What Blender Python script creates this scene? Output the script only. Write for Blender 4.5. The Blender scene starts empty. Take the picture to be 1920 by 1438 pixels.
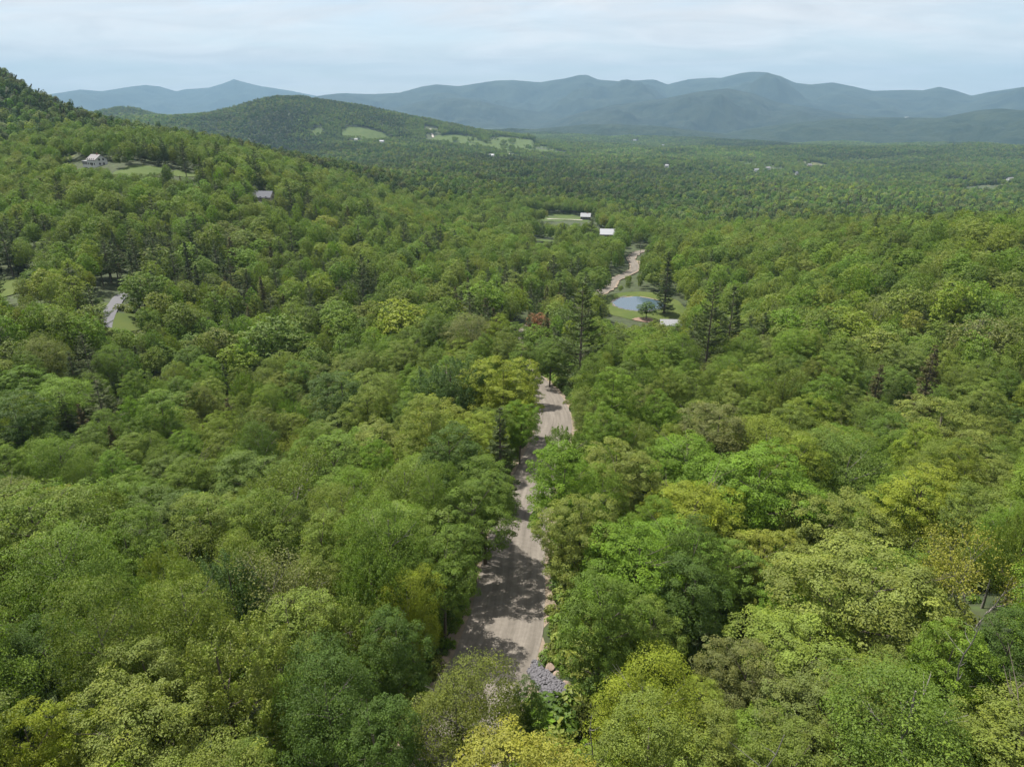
import bpy, math, random
import numpy as np
from mathutils import Vector

# ------------------------------------------------------------------ camera, sky, sun, exposure
SC = bpy.context.scene
C = SC.collection
CZ = 300.0                      # height of the camera above the datum
PITCH = math.radians(22.0)
F = 1280.0                      # focal length in photo pixels (photo 1920 wide)
cam_d = bpy.data.cameras.new('camera')
cam = bpy.data.objects.new('camera', cam_d)
C.objects.link(cam)
cam.location = (0, 0, CZ)
cam.rotation_euler = (math.radians(90) - PITCH, 0, 0)
cam_d.sensor_fit = 'HORIZONTAL'
cam_d.sensor_width = 36.0
cam_d.lens = 36.0 * F / 1920.0
cam_d.clip_start = 0.5
cam_d.clip_end = 120000
SC.camera = cam

SUN_EL = math.radians(63)
SUN_AZ = math.atan2(-0.78, 0.62)            # from +Y towards +X: the sun stands ahead and to the left
sv = Vector((math.sin(SUN_AZ) * math.cos(SUN_EL), math.cos(SUN_AZ) * math.cos(SUN_EL), math.sin(SUN_EL)))
sun_d = bpy.data.lights.new('sun', 'SUN')
sun_d.energy = 5.0
sun_d.angle = math.radians(0.6)
sun_d.color = (1.0, 0.955, 0.88)
sun = bpy.data.objects.new('sun', sun_d)
C.objects.link(sun)
sun.rotation_euler = sv.to_track_quat('Z', 'Y').to_euler()

W = bpy.data.worlds.new('World')
SC.world = W
W.use_nodes = True
nt = W.node_tree
nt.nodes.clear()
def N(tree, typ, **kw):
    n = tree.nodes.new(typ)
    for k, v in kw.items():
        setattr(n, k, v)
    return n
def L(tree, a, b):
    tree.links.new(a, b)
sky = N(nt, 'ShaderNodeTexSky', sky_type='NISHITA', sun_disc=False)
sky.sun_elevation = SUN_EL
sky.sun_rotation = SUN_AZ
sky.altitude = 400
sky.air_density = 1.0
sky.dust_density = 1.5
skyb = N(nt, 'ShaderNodeMix', data_type='RGBA', blend_type='MULTIPLY')
skyb.inputs[0].default_value = 1.0
skyb.inputs[7].default_value = (0.115, 0.115, 0.115, 1)
L(nt, sky.outputs[0], skyb.inputs[6])
# thin high cloud: noise on the sky's own direction, projected to a cloud layer
tc = N(nt, 'ShaderNodeTexCoord')
sep = N(nt, 'ShaderNodeSeparateXYZ')
L(nt, tc.outputs['Generated'], sep.inputs[0])
zz = N(nt, 'ShaderNodeMath', operation='MAXIMUM')
zz.inputs[1].default_value = 0.0
L(nt, sep.outputs[2], zz.inputs[0])
za = N(nt, 'ShaderNodeMath', operation='ADD')
za.inputs[1].default_value = 0.12
L(nt, zz.outputs[0], za.inputs[0])
dx = N(nt, 'ShaderNodeMath', operation='DIVIDE')
dy = N(nt, 'ShaderNodeMath', operation='DIVIDE')
L(nt, sep.outputs[0], dx.inputs[0]); L(nt, za.outputs[0], dx.inputs[1])
L(nt, sep.outputs[1], dy.inputs[0]); L(nt, za.outputs[0], dy.inputs[1])
cmb = N(nt, 'ShaderNodeCombineXYZ')
L(nt, dx.outputs[0], cmb.inputs[0]); L(nt, dy.outputs[0], cmb.inputs[1])
mp = N(nt, 'ShaderNodeMapping')
mp.inputs['Rotation'].default_value = (0, 0, math.radians(12))
mp.inputs['Location'].default_value = (3.1, 1.7, 0)
mp.inputs['Scale'].default_value = (0.75, 1.15, 1)
L(nt, cmb.outputs[0], mp.inputs[0])
n1 = N(nt, 'ShaderNodeTexNoise')
n1.inputs['Scale'].default_value = 1.1
n1.inputs['Detail'].default_value = 7
n1.inputs['Roughness'].default_value = 0.55
n1.inputs['Distortion'].default_value = 0.6
L(nt, mp.outputs[0], n1.inputs[0])
cr = N(nt, 'ShaderNodeMapRange')
cr.inputs[1].default_value = 0.30
cr.inputs[2].default_value = 0.62
cr.inputs[3].default_value = 0.45
cr.inputs[4].default_value = 0.97
L(nt, n1.outputs[0], cr.inputs[0])
ccol = N(nt, 'ShaderNodeMix', data_type='RGBA')
ccol.inputs[6].default_value = (0.47, 0.455, 0.455, 1)
ccol.inputs[7].default_value = (0.63, 0.60, 0.585, 1)
n2 = N(nt, 'ShaderNodeTexNoise')
n2.inputs['Scale'].default_value = 1.7
n2.inputs['Detail'].default_value = 9; n2.inputs['Roughness'].default_value = 0.62; n2.inputs['Distortion'].default_value = 0.9
L(nt, mp.outputs[0], n2.inputs[0])
c2 = N(nt, 'ShaderNodeMapRange')
c2.inputs[1].default_value = 0.33
c2.inputs[2].default_value = 0.68
L(nt, n2.outputs[0], c2.inputs[0])
L(nt, c2.outputs[0], ccol.inputs[0])
skm = N(nt, 'ShaderNodeMix', data_type='RGBA')
L(nt, cr.outputs[0], skm.inputs[0])
L(nt, skyb.outputs[2], skm.inputs[6])
veil = N(nt, 'ShaderNodeMapRange', interpolation_type='SMOOTHSTEP')
veil.inputs[1].default_value = 0.0; veil.inputs[2].default_value = 0.17; veil.inputs[3].default_value = 1.5; veil.inputs[4].default_value = 1.0
L(nt, zz.outputs[0], veil.inputs[0])
vm = N(nt, 'ShaderNodeVectorMath', operation='SCALE')
L(nt, ccol.outputs[2], vm.inputs[0]); L(nt, veil.outputs[0], vm.inputs['Scale'])
bg = N(nt, 'ShaderNodeBackground')
bg.inputs[1].default_value = 1.0
L(nt, vm.outputs[0], skm.inputs[7])
L(nt, skm.outputs[2], bg.inputs[0])
wo = N(nt, 'ShaderNodeOutputWorld')
L(nt, bg.outputs[0], wo.inputs[0])

SC.view_settings.view_transform = 'Standard'
SC.view_settings.look = 'None'
SC.view_settings.exposure = 0.85
SC.view_settings.gamma = 1.0
SC.view_settings.use_curve_mapping = False
SC.render.engine = 'CYCLES'
SC.cycles.max_bounces = 6
SC.cycles.diffuse_bounces = 4
SC.cycles.glossy_bounces = 2
SC.cycles.transmission_bounces = 3
SC.cycles.volume_bounces = 0
SC.cycles.use_denoising = True
SC.cycles.denoiser = 'OPENIMAGEDENOISE'
SC.cycles.denoising_input_passes = 'RGB_ALBEDO_NORMAL'
SC.cycles.use_adaptive_sampling = False
SC.cycles.caustics_reflective = False
SC.cycles.caustics_refractive = False

# ------------------------------------------------------------------ helpers
RNG = np.random.default_rng(7)
sP, cP = math.sin(PITCH), math.cos(PITCH)
def pt(px, py, depth):
    """the point seen at photo pixel px, py at DEPTH metres along the optical axis"""
    X = (px - 960) / F
    Y = (719 - py) / F
    return np.array([X * depth, depth * (cP + Y * sP), CZ - depth * (sP - Y * cP)])
def pty(px, py, y):
    Y = (719 - py) / F
    return pt(px, py, y / (cP + Y * sP))
def proj(p):
    x, y, z = p[..., 0], p[..., 1], p[..., 2] - CZ
    d = y * cP - z * sP
    u = y * sP + z * cP
    d = np.where(d < 0.1, 0.1, d)
    return 960 + F * x / d, 719 - F * u / d, d

def hash2(ix, iy, seed):
    h = (ix.astype(np.int64) * 374761393 + iy.astype(np.int64) * 668265263 + seed * 982451653) & 0xFFFFFFFF
    h = ((h ^ (h >> 13)) * 1274126177) & 0xFFFFFFFF
    h = h ^ (h >> 16)
    return (h & 0xFFFFFF) / float(0xFFFFFF)
def vnoise(x, y, seed=0):
    x = np.asarray(x, float); y = np.asarray(y, float)
    ix = np.floor(x); iy = np.floor(y)
    fx = x - ix; fy = y - iy
    fx = fx * fx * (3 - 2 * fx); fy = fy * fy * (3 - 2 * fy)
    a = hash2(ix, iy, seed); b = hash2(ix + 1, iy, seed)
    c = hash2(ix, iy + 1, seed); d = hash2(ix + 1, iy + 1, seed)
    return (a + (b - a) * fx) * (1 - fy) + (c + (d - c) * fx) * fy
def fbm(x, y, seed=0, o=4):
    s = 0; a = 1; t = 0
    for k in range(o):
        s = s + a * vnoise(np.asarray(x) * 2 ** k, np.asarray(y) * 2 ** k, seed + k * 17)
        t += a; a *= 0.5
    return s / t

def mesh_from(name, V, faces_flat, nper, smooth=False):
    """fast mesh: V (n,3); faces_flat index array with NPER corners a face"""
    me = bpy.data.meshes.new(name)
    V = np.ascontiguousarray(V, dtype=np.float32)
    idx = np.ascontiguousarray(faces_flat, dtype=np.int32).ravel()
    nf = len(idx) // nper
    me.vertices.add(len(V)); me.vertices.foreach_set('co', V.ravel())
    me.loops.add(len(idx)); me.loops.foreach_set('vertex_index', idx)
    me.polygons.add(nf)
    me.polygons.foreach_set('loop_start', np.arange(0, nf * nper, nper, dtype=np.int32))
    me.polygons.foreach_set('loop_total', np.full(nf, nper, dtype=np.int32))
    me.polygons.foreach_set('use_smooth', np.full(nf, smooth, dtype=bool))
    me.update(calc_edges=True)
    return me
def link(name, me, parent=None, mat=None):
    o = bpy.data.objects.new(name, me)
    C.objects.link(o)
    if parent is not None:
        o.parent = parent
    if mat is not None:
        me.materials.clear(); me.materials.append(mat)
    return o
def tag(o, label=None, cat=None, group=None, kind=None):
    if label: o['label'] = label
    if cat: o['category'] = cat
    if group: o['group'] = group
    if kind: o['kind'] = kind
    return o
def empty(name, loc, rz=0.0):
    o = bpy.data.objects.new(name, None)
    C.objects.link(o)
    o.empty_display_size = 0.5
    o.location = loc
    o.rotation_euler = (0, 0, rz)
    return o
class MB:
    """collects simple solids and builds them as one mesh"""
    def __init__(s): s.v = []; s.f = []
    def add(s, vs, fs):
        b = len(s.v); s.v += [tuple(map(float, p)) for p in vs]; s.f += [tuple(b + i for i in f) for f in fs]
    def box(s, x0, x1, y0, y1, z0, z1):
        s.add([(x0,y0,z0),(x1,y0,z0),(x1,y1,z0),(x0,y1,z0),(x0,y0,z1),(x1,y0,z1),(x1,y1,z1),(x0,y1,z1)],
              [(3,2,1,0),(4,5,6,7),(0,1,5,4),(1,2,6,5),(2,3,7,6),(3,0,4,7)])
    def tube(s, p, q, r0, r1, n=6, cap=True):
        p = np.array(p, float); q = np.array(q, float); d = q - p; l = np.linalg.norm(d)
        if l < 1e-6: return
        d /= l
        a = np.cross(d, (0, 0, 1) if abs(d[2]) < 0.9 else (1, 0, 0)); a /= np.linalg.norm(a); b = np.cross(d, a)
        ring = [a * math.cos(2 * math.pi * k / n) + b * math.sin(2 * math.pi * k / n) for k in range(n)]
        vs = [p + r0 * u for u in ring] + [q + r1 * u for u in ring]
        fs = [(k, (k + 1) % n, n + (k + 1) % n, n + k) for k in range(n)]
        if cap: fs += [tuple(range(n, 2 * n)), tuple(range(n - 1, -1, -1))]
        s.add(vs, fs)
    def path(s, P, R, n=6):
        for k in range(len(P) - 1):
            s.tube(P[k], P[k + 1], R[k], R[k + 1], n, cap=(k == len(P) - 2))
    def mesh(s, name, smooth=False):
        me = bpy.data.meshes.new(name)
        me.from_pydata(s.v, [], s.f)
        if smooth: me.polygons.foreach_set('use_smooth', np.ones(len(me.polygons), bool))
        me.update()
        return me
    def build(s, name, mat, parent=None, smooth=False):
        return link(name, s.mesh(name, smooth), parent, mat)

# ------------------------------------------------------------------ materials
def new_mat(name):
    m = bpy.data.materials.new(name); m.use_nodes = True
    t = m.node_tree; t.nodes.clear()
    o = t.nodes.new('ShaderNodeOutputMaterial')
    return m, t, o
def solid(name, col, rough=0.8, noise=0.15, scale=3.0, metal=0.0, bump=0.0):
    m, t, o = new_mat(name)
    b = N(t, 'ShaderNodeBsdfPrincipled')
    b.inputs['Roughness'].default_value = rough
    b.inputs['Metallic'].default_value = metal
    co = N(t, 'ShaderNodeTexCoord')
    n = N(t, 'ShaderNodeTexNoise'); n.inputs['Scale'].default_value = scale; n.inputs['Detail'].default_value = 6
    L(t, co.outputs['Object'], n.inputs[0])
    mx = N(t, 'ShaderNodeMix', data_type='RGBA')
    mx.inputs[6].default_value = tuple(c * (1 - noise * 1.6) for c in col) + (1,)
    mx.inputs[7].default_value = tuple(min(1, c * (1 + noise * 1.6)) for c in col) + (1,)
    L(t, n.outputs[0], mx.inputs[0]); L(t, mx.outputs[2], b.inputs['Base Color'])
    if bump:
        bp = N(t, 'ShaderNodeBump'); bp.inputs['Strength'].default_value = bump; bp.inputs['Distance'].default_value = 0.1
        L(t, n.outputs[0], bp.inputs['Height']); L(t, bp.outputs[0], b.inputs['Normal'])
    L(t, b.outputs[0], o.inputs[0])
    return m

def leaf_material(name, transl=0.30, spec=0.24, rough=0.55):
    """leaf colour: the tree's own tint times the leaf's own variation"""
    m, t, o = new_mat(name)
    a = N(t, 'ShaderNodeAttribute', attribute_type='INSTANCER', attribute_name='tint')
    v = N(t, 'ShaderNodeAttribute', attribute_type='GEOMETRY', attribute_name='v')
    w = N(t, 'ShaderNodeAttribute', attribute_type='GEOMETRY', attribute_name='w')
    mul = N(t, 'ShaderNodeVectorMath', operation='SCALE')
    L(t, a.outputs['Color'], mul.inputs[0]); L(t, v.outputs['Fac'], mul.inputs['Scale'])
    # some leaves are yellower
    hs = N(t, 'ShaderNodeMix', data_type='RGBA', blend_type='MULTIPLY')
    hs.inputs[7].default_value = (1.16, 1.06, 0.70, 1)
    L(t, w.outputs['Fac'], hs.inputs[0]); L(t, mul.outputs[0], hs.inputs[6])
    b = N(t, 'ShaderNodeBsdfPrincipled')
    b.inputs['Roughness'].default_value = rough
    b.inputs['Specular IOR Level'].default_value = spec
    L(t, hs.outputs[2], b.inputs['Base Color'])
    tr = N(t, 'ShaderNodeBsdfTranslucent')
    tm = N(t, 'ShaderNodeMix', data_type='RGBA', blend_type='MULTIPLY'); tm.inputs[0].default_value = 1
    tm.inputs[7].default_value = (1.2, 1.45, 0.5, 1)
    L(t, hs.outputs[2], tm.inputs[6]); L(t, tm.outputs[2], tr.inputs[0])
    mx = N(t, 'ShaderNodeMixShader'); mx.inputs[0].default_value = transl
    L(t, b.outputs[0], mx.inputs[1]); L(t, tr.outputs[0], mx.inputs[2]); L(t, mx.outputs[0], o.inputs[0])
    return m
LEAF = leaf_material('leaf')
NEEDLE = leaf_material('needle', 0.12, 0.25, 0.6)
BARK = solid('bark', (0.11, 0.09, 0.07), 0.9, 0.3, 4)
GREYBARK = solid('grey_bark', (0.19, 0.172, 0.15), 0.9, 0.3, 4)

# ------------------------------------------------------------------ terrain
ctrl = []
def cpd(px, py, depth, veg=0.0):
    p = pt(px, py, depth); ctrl.append((p[0], p[1], p[2] - CZ - veg))
def cpx(x, y, z): ctrl.append((x, y, z))
# the gravel road's centre line, from the near end to the far bend
ROADPIX = [(908,1285,42.8),(932,1222,47),(950,1158,51),(957,1100,58),(968,1012,72),(982,950,84),(1008,880,100),(1029,836,113),
           (1042,791,130),(1034,758,145),(1016,729,160),(988,703,178),(966,668,205),(972,632,238),(1012,602,275),(1082,574,322),(1143,538,364),
           (1150,525,386),(1172,515,403),(1190,506,420),(1190,495,440),(1182,484,464),(1196,472,492),(1225,468,503),(1260,467,512)]
rp = np.array([pty(*r) for r in ROADPIX])
behind = np.array([[-9.5, 20, rp[0,2] + 3.2], [-12, 0, rp[0,2] + 6.5], [-14, -40, rp[0,2] + 13]])[::-1]
rp = np.vstack([behind, rp])
def catmull(P, n=12):
    out = []
    for i in range(len(P) - 1):
        p0 = P[max(i - 1, 0)]; p1 = P[i]; p2 = P[i + 1]; p3 = P[min(i + 2, len(P) - 1)]
        for k in range(n):
            t = k / n
            out.append(0.5 * ((2 * p1) + (-p0 + p2) * t + (2 * p0 - 5 * p1 + 4 * p2 - p3) * t * t + (-p0 + 3 * p1 - 3 * p2 + p3) * t ** 3))
    out.append(P[-1])
    return np.array(out)
ln_ = np.concatenate([[0], np.cumsum(np.linalg.norm(np.diff(rp[:, :2], axis=0), axis=1))])
tt_ = np.arange(0, ln_[-1], 1.0)
ROAD = np.stack([np.interp(tt_, ln_, rp[:, k]) for k in range(3)], -1)      # a point every metre
def soften(v, n_):
    for _ in range(n_): v[1:-1] = 0.25 * v[:-2] + 0.5 * v[1:-1] + 0.25 * v[2:]
soften(ROAD[:, 0], 25); soften(ROAD[:, 1], 25); soften(ROAD[:, 2], 300)     # even curves and an even fall
for q in ROAD[::12]:
    ctrl.append((q[0], q[1], q[2] - CZ))
POND = pt(1197, 570, 320 / (cP + (719 - 570) / F * sP))
ctrl.append((POND[0], POND[1], POND[2] - CZ))
for a in range(-60, 61, 20):
    cpx(25 * math.sin(math.radians(a)), 25 * math.cos(math.radians(a)), -41.5)
for x, y, z in [(0, 5, -38), (-60, 25, -45), (60, 25, -44), (-110, 60, -60), (110, 70, -52), (-40, 50, -47.5), (45, 55, -47)]: cpx(x, y, z)
for a in [(200,830,115,15),(100,700,145,14),(205,590,215,0),(15,550,250,0),(300,450,290,14),(180,308,470,0),(345,322,470,0),(100,250,570,14),(0,240,600,14),
          (0,137,900,24),(100,187,850,22),(200,216,830,20),(300,241,800,16),(400,262,790,14),(500,284,780,14),(600,300,850,14),(-150,70,850,14),(-400,0,800,14),
          (-300,300,450,14),(-200,600,180,14),(490,368,440,0),(640,270,2200,14),(800,450,405,14),(700,370,600,14),(900,330,1100,14),(900,300,1700,14),
          (1000,290,2100,14),(1000,270,3000,14),(1000,254,4400,14),(600,262,3000,14),(700,258,3300,14),
          (1138,444,620,0),(1097,410,760,0),(1040,447,600,0),(1030,405,780,0),
          (1850,420,300,14),(1700,450,300,14),(1500,445,390,14),(1900,388,900,14),(1500,400,800,14),(1500,350,1300,14),(1500,320,2000,14),(1500,276,3000,14),
          (1500,263,5200,14),(1900,332,1700,0),(1900,277,3000,14),(1900,262,5000,14),(2200,430,300,14),(2200,350,1200,14),(2200,277,3000,14),
          (1700,1000,68,15),(1800,700,155,14),(1500,650,160,14),(1300,560,290,14),(1250,700,140,14),(2200,800,110,14),(1250,400,800,14),(1250,350,1300,14),(1250,300,2100,14),
          (1250,272,3400,14),(560,560,240,14),(560,760,140,14),(750,640,190,14),(420,620,200,14),(1000,240,6500,14),(1500,247,7500,14),(500,250,4500,14)]:
    cpd(*a)
for px, z, d in [(-300,-20,1500),(0,-80,1500),(200,-105,1400),(400,-115,1400),(0,-150,2400),(300,-165,2300),(550,-135,1500),(0,-170,4200),(300,-170,4000)]:
    X = (px - 960) / F; a = math.atan2(X, cP + 0.35 * sP)
    cpx(d * math.sin(a), d * math.cos(a), z)
ctrl = np.array(ctrl)
def uv(x, y):
    d = np.sqrt(np.asarray(x, float) ** 2 + np.asarray(y, float) ** 2)
    a = np.arctan2(x, y)
    a = np.clip(a, -0.98, 0.98)
    return a * 2.2, np.log(np.clip(d, 9.0, 8000) + 12.0)
cu, cv = uv(ctrl[:, 0], ctrl[:, 1])
def kern(r2): return 0.5 * r2 * np.log(r2 + 1e-9)
n = len(ctrl)
A = np.zeros((n + 3, n + 3))
A[:n, :n] = kern((cu[:, None] - cu) ** 2 + (cv[:, None] - cv) ** 2) + np.eye(n) * 2e-4
A[:n, n] = 1; A[:n, n + 1] = cu; A[:n, n + 2] = cv
A[n:, :n] = A[:n, n:].T
sol = np.linalg.solve(A, np.concatenate([ctrl[:, 2], np.zeros(3)]))
rseg = ROAD[::2]
def near_road(x, y, chunk=12000):
    """distance to the road's centre line and the road's height there"""
    D = np.empty(len(x)); Z = np.empty(len(x)); S = rseg[1:] - rseg[:-1]; l2 = (S[:, :2] ** 2).sum(1)
    for i in range(0, len(x), chunk):
        xx = x[i:i + chunk]; yy = y[i:i + chunk]
        d2 = (xx[:, None] - rseg[:-1, 0]) ** 2 + (yy[:, None] - rseg[:-1, 1]) ** 2
        k0 = d2.argmin(1); best = np.full(len(xx), 1e18); bz = np.zeros(len(xx))
        for k in (np.maximum(k0 - 1, 0), k0):
            t_ = np.clip(((xx - rseg[k, 0]) * S[k, 0] + (yy - rseg[k, 1]) * S[k, 1]) / l2[k], 0, 1)
            dd = (rseg[k, 0] + t_ * S[k, 0] - xx) ** 2 + (rseg[k, 1] + t_ * S[k, 1] - yy) ** 2
            zz = rseg[k, 2] + t_ * S[k, 2]
            bz = np.where(dd < best, zz, bz); best = np.minimum(best, dd)
        D[i:i + chunk] = np.sqrt(best); Z[i:i + chunk] = bz
    return D, Z
def smooth01(t): t = np.clip(t, 0, 1); return t * t * (3 - 2 * t)
PR = (12.3, 13.2)                                   # pond half axes
def terrain(x, y):
    x = np.atleast_1d(np.asarray(x, float)); y = np.atleast_1d(np.asarray(y, float))
    sh = x.shape; x = x.ravel(); y = y.ravel()
    u, v = uv(x, y)
    z = np.empty(len(x))
    for i in range(0, len(x), 30000):
        uu = u[i:i + 30000]; vv = v[i:i + 30000]
        z[i:i + 30000] = kern((uu[:, None] - cu) ** 2 + (vv[:, None] - cv) ** 2) @ sol[:n] + sol[n] + sol[n + 1] * uu + sol[n + 2] * vv
    d = np.hypot(x, y)
    far = smooth01((d - 5500) / 2500)
    z = z * (1 - far) + (-205) * far
    z = z + (fbm(x / 60, y / 60, 3, 3) - 0.5) * np.clip(d / 60, 1.0, 10)
    z = z + (fbm(x / 420, y / 420, 9, 3) - 0.5) * np.clip((d - 500) / 50, 0, 52) * (1 - 0.6 * far)
    z = z + CZ
    m = d < 700
    if m.any():
        D, Z = near_road(x[m], y[m])
        t = 1 - smooth01((D - 6.5) / 9)
        z[m] = z[m] * (1 - t) + (Z - 0.12 - 0.012 * np.clip(d[m] - 60, 0, 40)) * t
        e = np.hypot((x[m] - POND[0]) / PR[0], (y[m] - POND[1]) / PR[1])
        t = 1 - smooth01((e - 1.25) / 1.1)
        zp = POND[2] + np.where(e < 1, -0.9, 0.15 + 0.9 * (e - 1))
        z[m] = z[m] * (1 - t) + zp * t
    return z.reshape(sh)
def T1(x, y): return float(terrain([x], [y])[0])

# clearings: nothing but grass grows there (x, y, rx, ry, rotation)
CLEAR = []
def clearing(px, py, depth, rx, ry, rot=0.0):
    p = pt(px, py, depth); CLEAR.append((p[0], p[1], rx, ry, rot)); return p
def in_clear(x, y, grow=0.0):
    m = np.zeros(len(x), bool)
    for cx, cy, rx, ry, ro in CLEAR:
        c, s = math.cos(ro), math.sin(ro)
        a = (x - cx) * c + (y - cy) * s; b = -(x - cx) * s + (y - cy) * c
        wob = 1 + 0.22 * (vnoise(x / (0.5 * rx) + 7, y / (0.5 * ry), 21) - 0.5) * 2
        m |= (a / (rx + grow)) ** 2 + (b / (ry + grow)) ** 2 < wob ** 2
    return m

# ------------------------------------------------------------------ ground sheet
def ground_material():
    m, t, o = new_mat('forest_floor')
    b = N(t, 'ShaderNodeBsdfPrincipled'); b.inputs['Roughness'].default_value = 0.95
    co = N(t, 'ShaderNodeTexCoord')
    n1 = N(t, 'ShaderNodeTexNoise'); n1.inputs['Scale'].default_value = 0.35; n1.inputs['Detail'].default_value = 8
    n2 = N(t, 'ShaderNodeTexNoise'); n2.inputs['Scale'].default_value = 0.01; n2.inputs['Detail'].default_value = 6
    L(t, co.outputs['Object'], n1.inputs[0]); L(t, co.outputs['Object'], n2.inputs[0])
    r = N(t, 'ShaderNodeValToRGB')
    e = r.color_ramp.elements
    e[0].position = 0.3; e[0].color = (0.020, 0.034, 0.010, 1)
    e[1].position = 0.7; e[1].color = (0.046, 0.072, 0.018, 1)
    e2 = e.new(0.52); e2.color = (0.036, 0.044, 0.017, 1)
    L(t, n1.outputs[0], r.inputs[0])
    mx = N(t, 'ShaderNodeMix', data_type='RGBA', blend_type='MULTIPLY'); mx.inputs[0].default_value = 0.6
    mx.inputs[7].default_value = (1.2, 1.25, 0.9, 1)
    L(t, r.outputs[0], mx.inputs[6])
    L(t, n2.outputs[0], mx.inputs[0])
    L(t, mx.outputs[2], b.inputs['Base Color'])
    L(t, b.outputs[0], o.inputs[0])
    return m
GROUND = ground_material()
az = np.concatenate([np.linspace(-math.pi, -1.0, 30)[:-1], np.linspace(-1.0, 1.0, 460), np.linspace(1.0, math.pi, 30)[1:-1]])
rr = np.concatenate([[0.0], np.exp(np.linspace(math.log(4), math.log(22000), 360))])
AA, RR = np.meshgrid(az, rr)
gx = RR * np.sin(AA); gy = RR * np.cos(AA)
gz = terrain(gx, gy)
nr, na = gx.shape
i, j = np.meshgrid(np.arange(nr - 1), np.arange(na), indexing='ij')
q = np.stack([i * na + j, i * na + (j + 1) % na, (i + 1) * na + (j + 1) % na, (i + 1) * na + j], -1).reshape(-1, 4)[:, ::-1]
me = mesh_from('ground', np.stack([gx, gy, gz], -1).reshape(-1, 3), q, 4, True)
ground = tag(link('ground', me, None, GROUND), 'wooded valley floor and slopes under the forest', kind='structure')

# ------------------------------------------------------------------ mountains and far hills
def forest_far_material(name, c0, c1, scale, bump):
    """a far wooded slope: stands of different trees, canopy relief"""
    m, t, o = new_mat(name)
    b = N(t, 'ShaderNodeBsdfPrincipled'); b.inputs['Roughness'].default_value = 1.0
    b.inputs['Specular IOR Level'].default_value = 0.1
    co = N(t, 'ShaderNodeTexCoord')
    n1 = N(t, 'ShaderNodeTexNoise'); n1.inputs['Scale'].default_value = scale; n1.inputs['Detail'].default_value = 9; n1.inputs['Roughness'].default_value = 0.62
    L(t, co.outputs['Object'], n1.inputs[0])
    r = N(t, 'ShaderNodeMapRange'); r.inputs[1].default_value = 0.35; r.inputs[2].default_value = 0.66
    L(t, n1.outputs[0], r.inputs[0])
    mx = N(t, 'ShaderNodeMix', data_type='RGBA')
    mx.inputs[6].default_value = c0 + (1,); mx.inputs[7].default_value = c1 + (1,)
    L(t, r.outputs[0], mx.inputs[0]); L(t, mx.outputs[2], b.inputs['Base Color'])
    n2 = N(t, 'ShaderNodeTexNoise'); n2.inputs['Scale'].default_value = bump; n2.inputs['Detail'].default_value = 5
    L(t, co.outputs['Object'], n2.inputs[0])
    bp = N(t, 'ShaderNodeBump'); bp.inputs['Strength'].default_value = 0.8; bp.inputs['Distance'].default_value = 14
    L(t, n2.outputs[0], bp.inputs['Height']); L(t, bp.outputs[0], b.inputs['Normal'])
    L(t, b.outputs[0], o.inputs[0])
    return m
FARF = forest_far_material('mountain_forest', (0.008, 0.016, 0.013), (0.034, 0.046, 0.032), 0.0030, 0.012)
MIDF = forest_far_material('hill_forest', (0.010, 0.021, 0.012), (0.030, 0.042, 0.022), 0.006, 0.03)
def ridge(name, label, crest, D, wf, wb, base=-215, seed=0, rough=1.0, mat=FARF, na=420, nd=90, spur=0.22):
    """a ridge whose skyline follows CREST (photo pixels), standing D metres away, WF deep towards us and WB behind"""
    cx = np.array([c[0] for c in crest], float); cy = np.array([c[1] for c in crest], float)
    px = np.linspace(cx[0], cx[-1], na)
    # smooth interpolation of the crest
    k = np.interp(px, cx, cy)
    ker = np.hanning(6 if len(cx) > 16 else 9); ker /= ker.sum()
    k = np.convolve(np.pad(k, len(ker) // 2, mode='edge'), ker, 'valid')[:na]
    X = (px - 960) / F; Y = (719 - k) / F
    hd = np.hypot(X, cP + Y * sP)
    A0 = np.arctan2(X, cP + Y * sP)
    Dm = D * (1 + 0.06 * (fbm(A0 * 9, A0 * 0 + seed, seed, 2) - 0.5) * 2)
    zc = -(sP - Y * cP) / hd * Dm                    # crest height relative to the camera
    ts = np.concatenate([np.linspace(-1, 0, int(nd * 0.72)), np.linspace(0, 1, nd - int(nd * 0.72) + 1)[1:]])
    TT, PXI = np.meshgrid(ts, np.arange(na), indexing='ij')
    dist = Dm[PXI] + np.where(TT < 0, TT * wf, TT * wb)
    a = A0[PXI]
    x = dist * np.sin(a); y = dist * np.cos(a)
    s = np.abs(TT)
    sp = fbm(x / (wf * spur), y / (wf * spur * 1.6), seed + 5, 5) - 0.5         # spurs and hollows on the slope
    prof = 1 - smooth01(s) ** 0.85
    prof = np.clip(prof + sp * 1.35 * np.sin(np.clip(s, 0, 1) * math.pi) , 0, 0.985 * np.where(s < 0.02, 1.03, 1))
    edge = smooth01(np.minimum(PXI, na - 1 - PXI) / 14.0)
    z = base + (zc[PXI] - base) * prof * edge + np.where(s < 0.999, 0, -30) - 20 * (1 - edge)
    z += rough * (fbm(x / 60, y / 60, seed + 11, 2) - 0.5) * 12 * np.clip(s * 8, 0.25, 1)
    V = np.stack([x, y, z + CZ], -1).reshape(-1, 3)
    nrr = len(ts)
    i, j = np.meshgrid(np.arange(nrr - 1), np.arange(na - 1), indexing='ij')
    q = np.stack([i * na + j, i * na + j + 1, (i + 1) * na + j + 1, (i + 1) * na + j], -1).reshape(-1, 4)[:, ::-1]
    o = link(name, mesh_from(name, V, q, 4, True), None, mat)
    tag(o, label, kind='structure')
    return x, y, z + CZ
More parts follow.
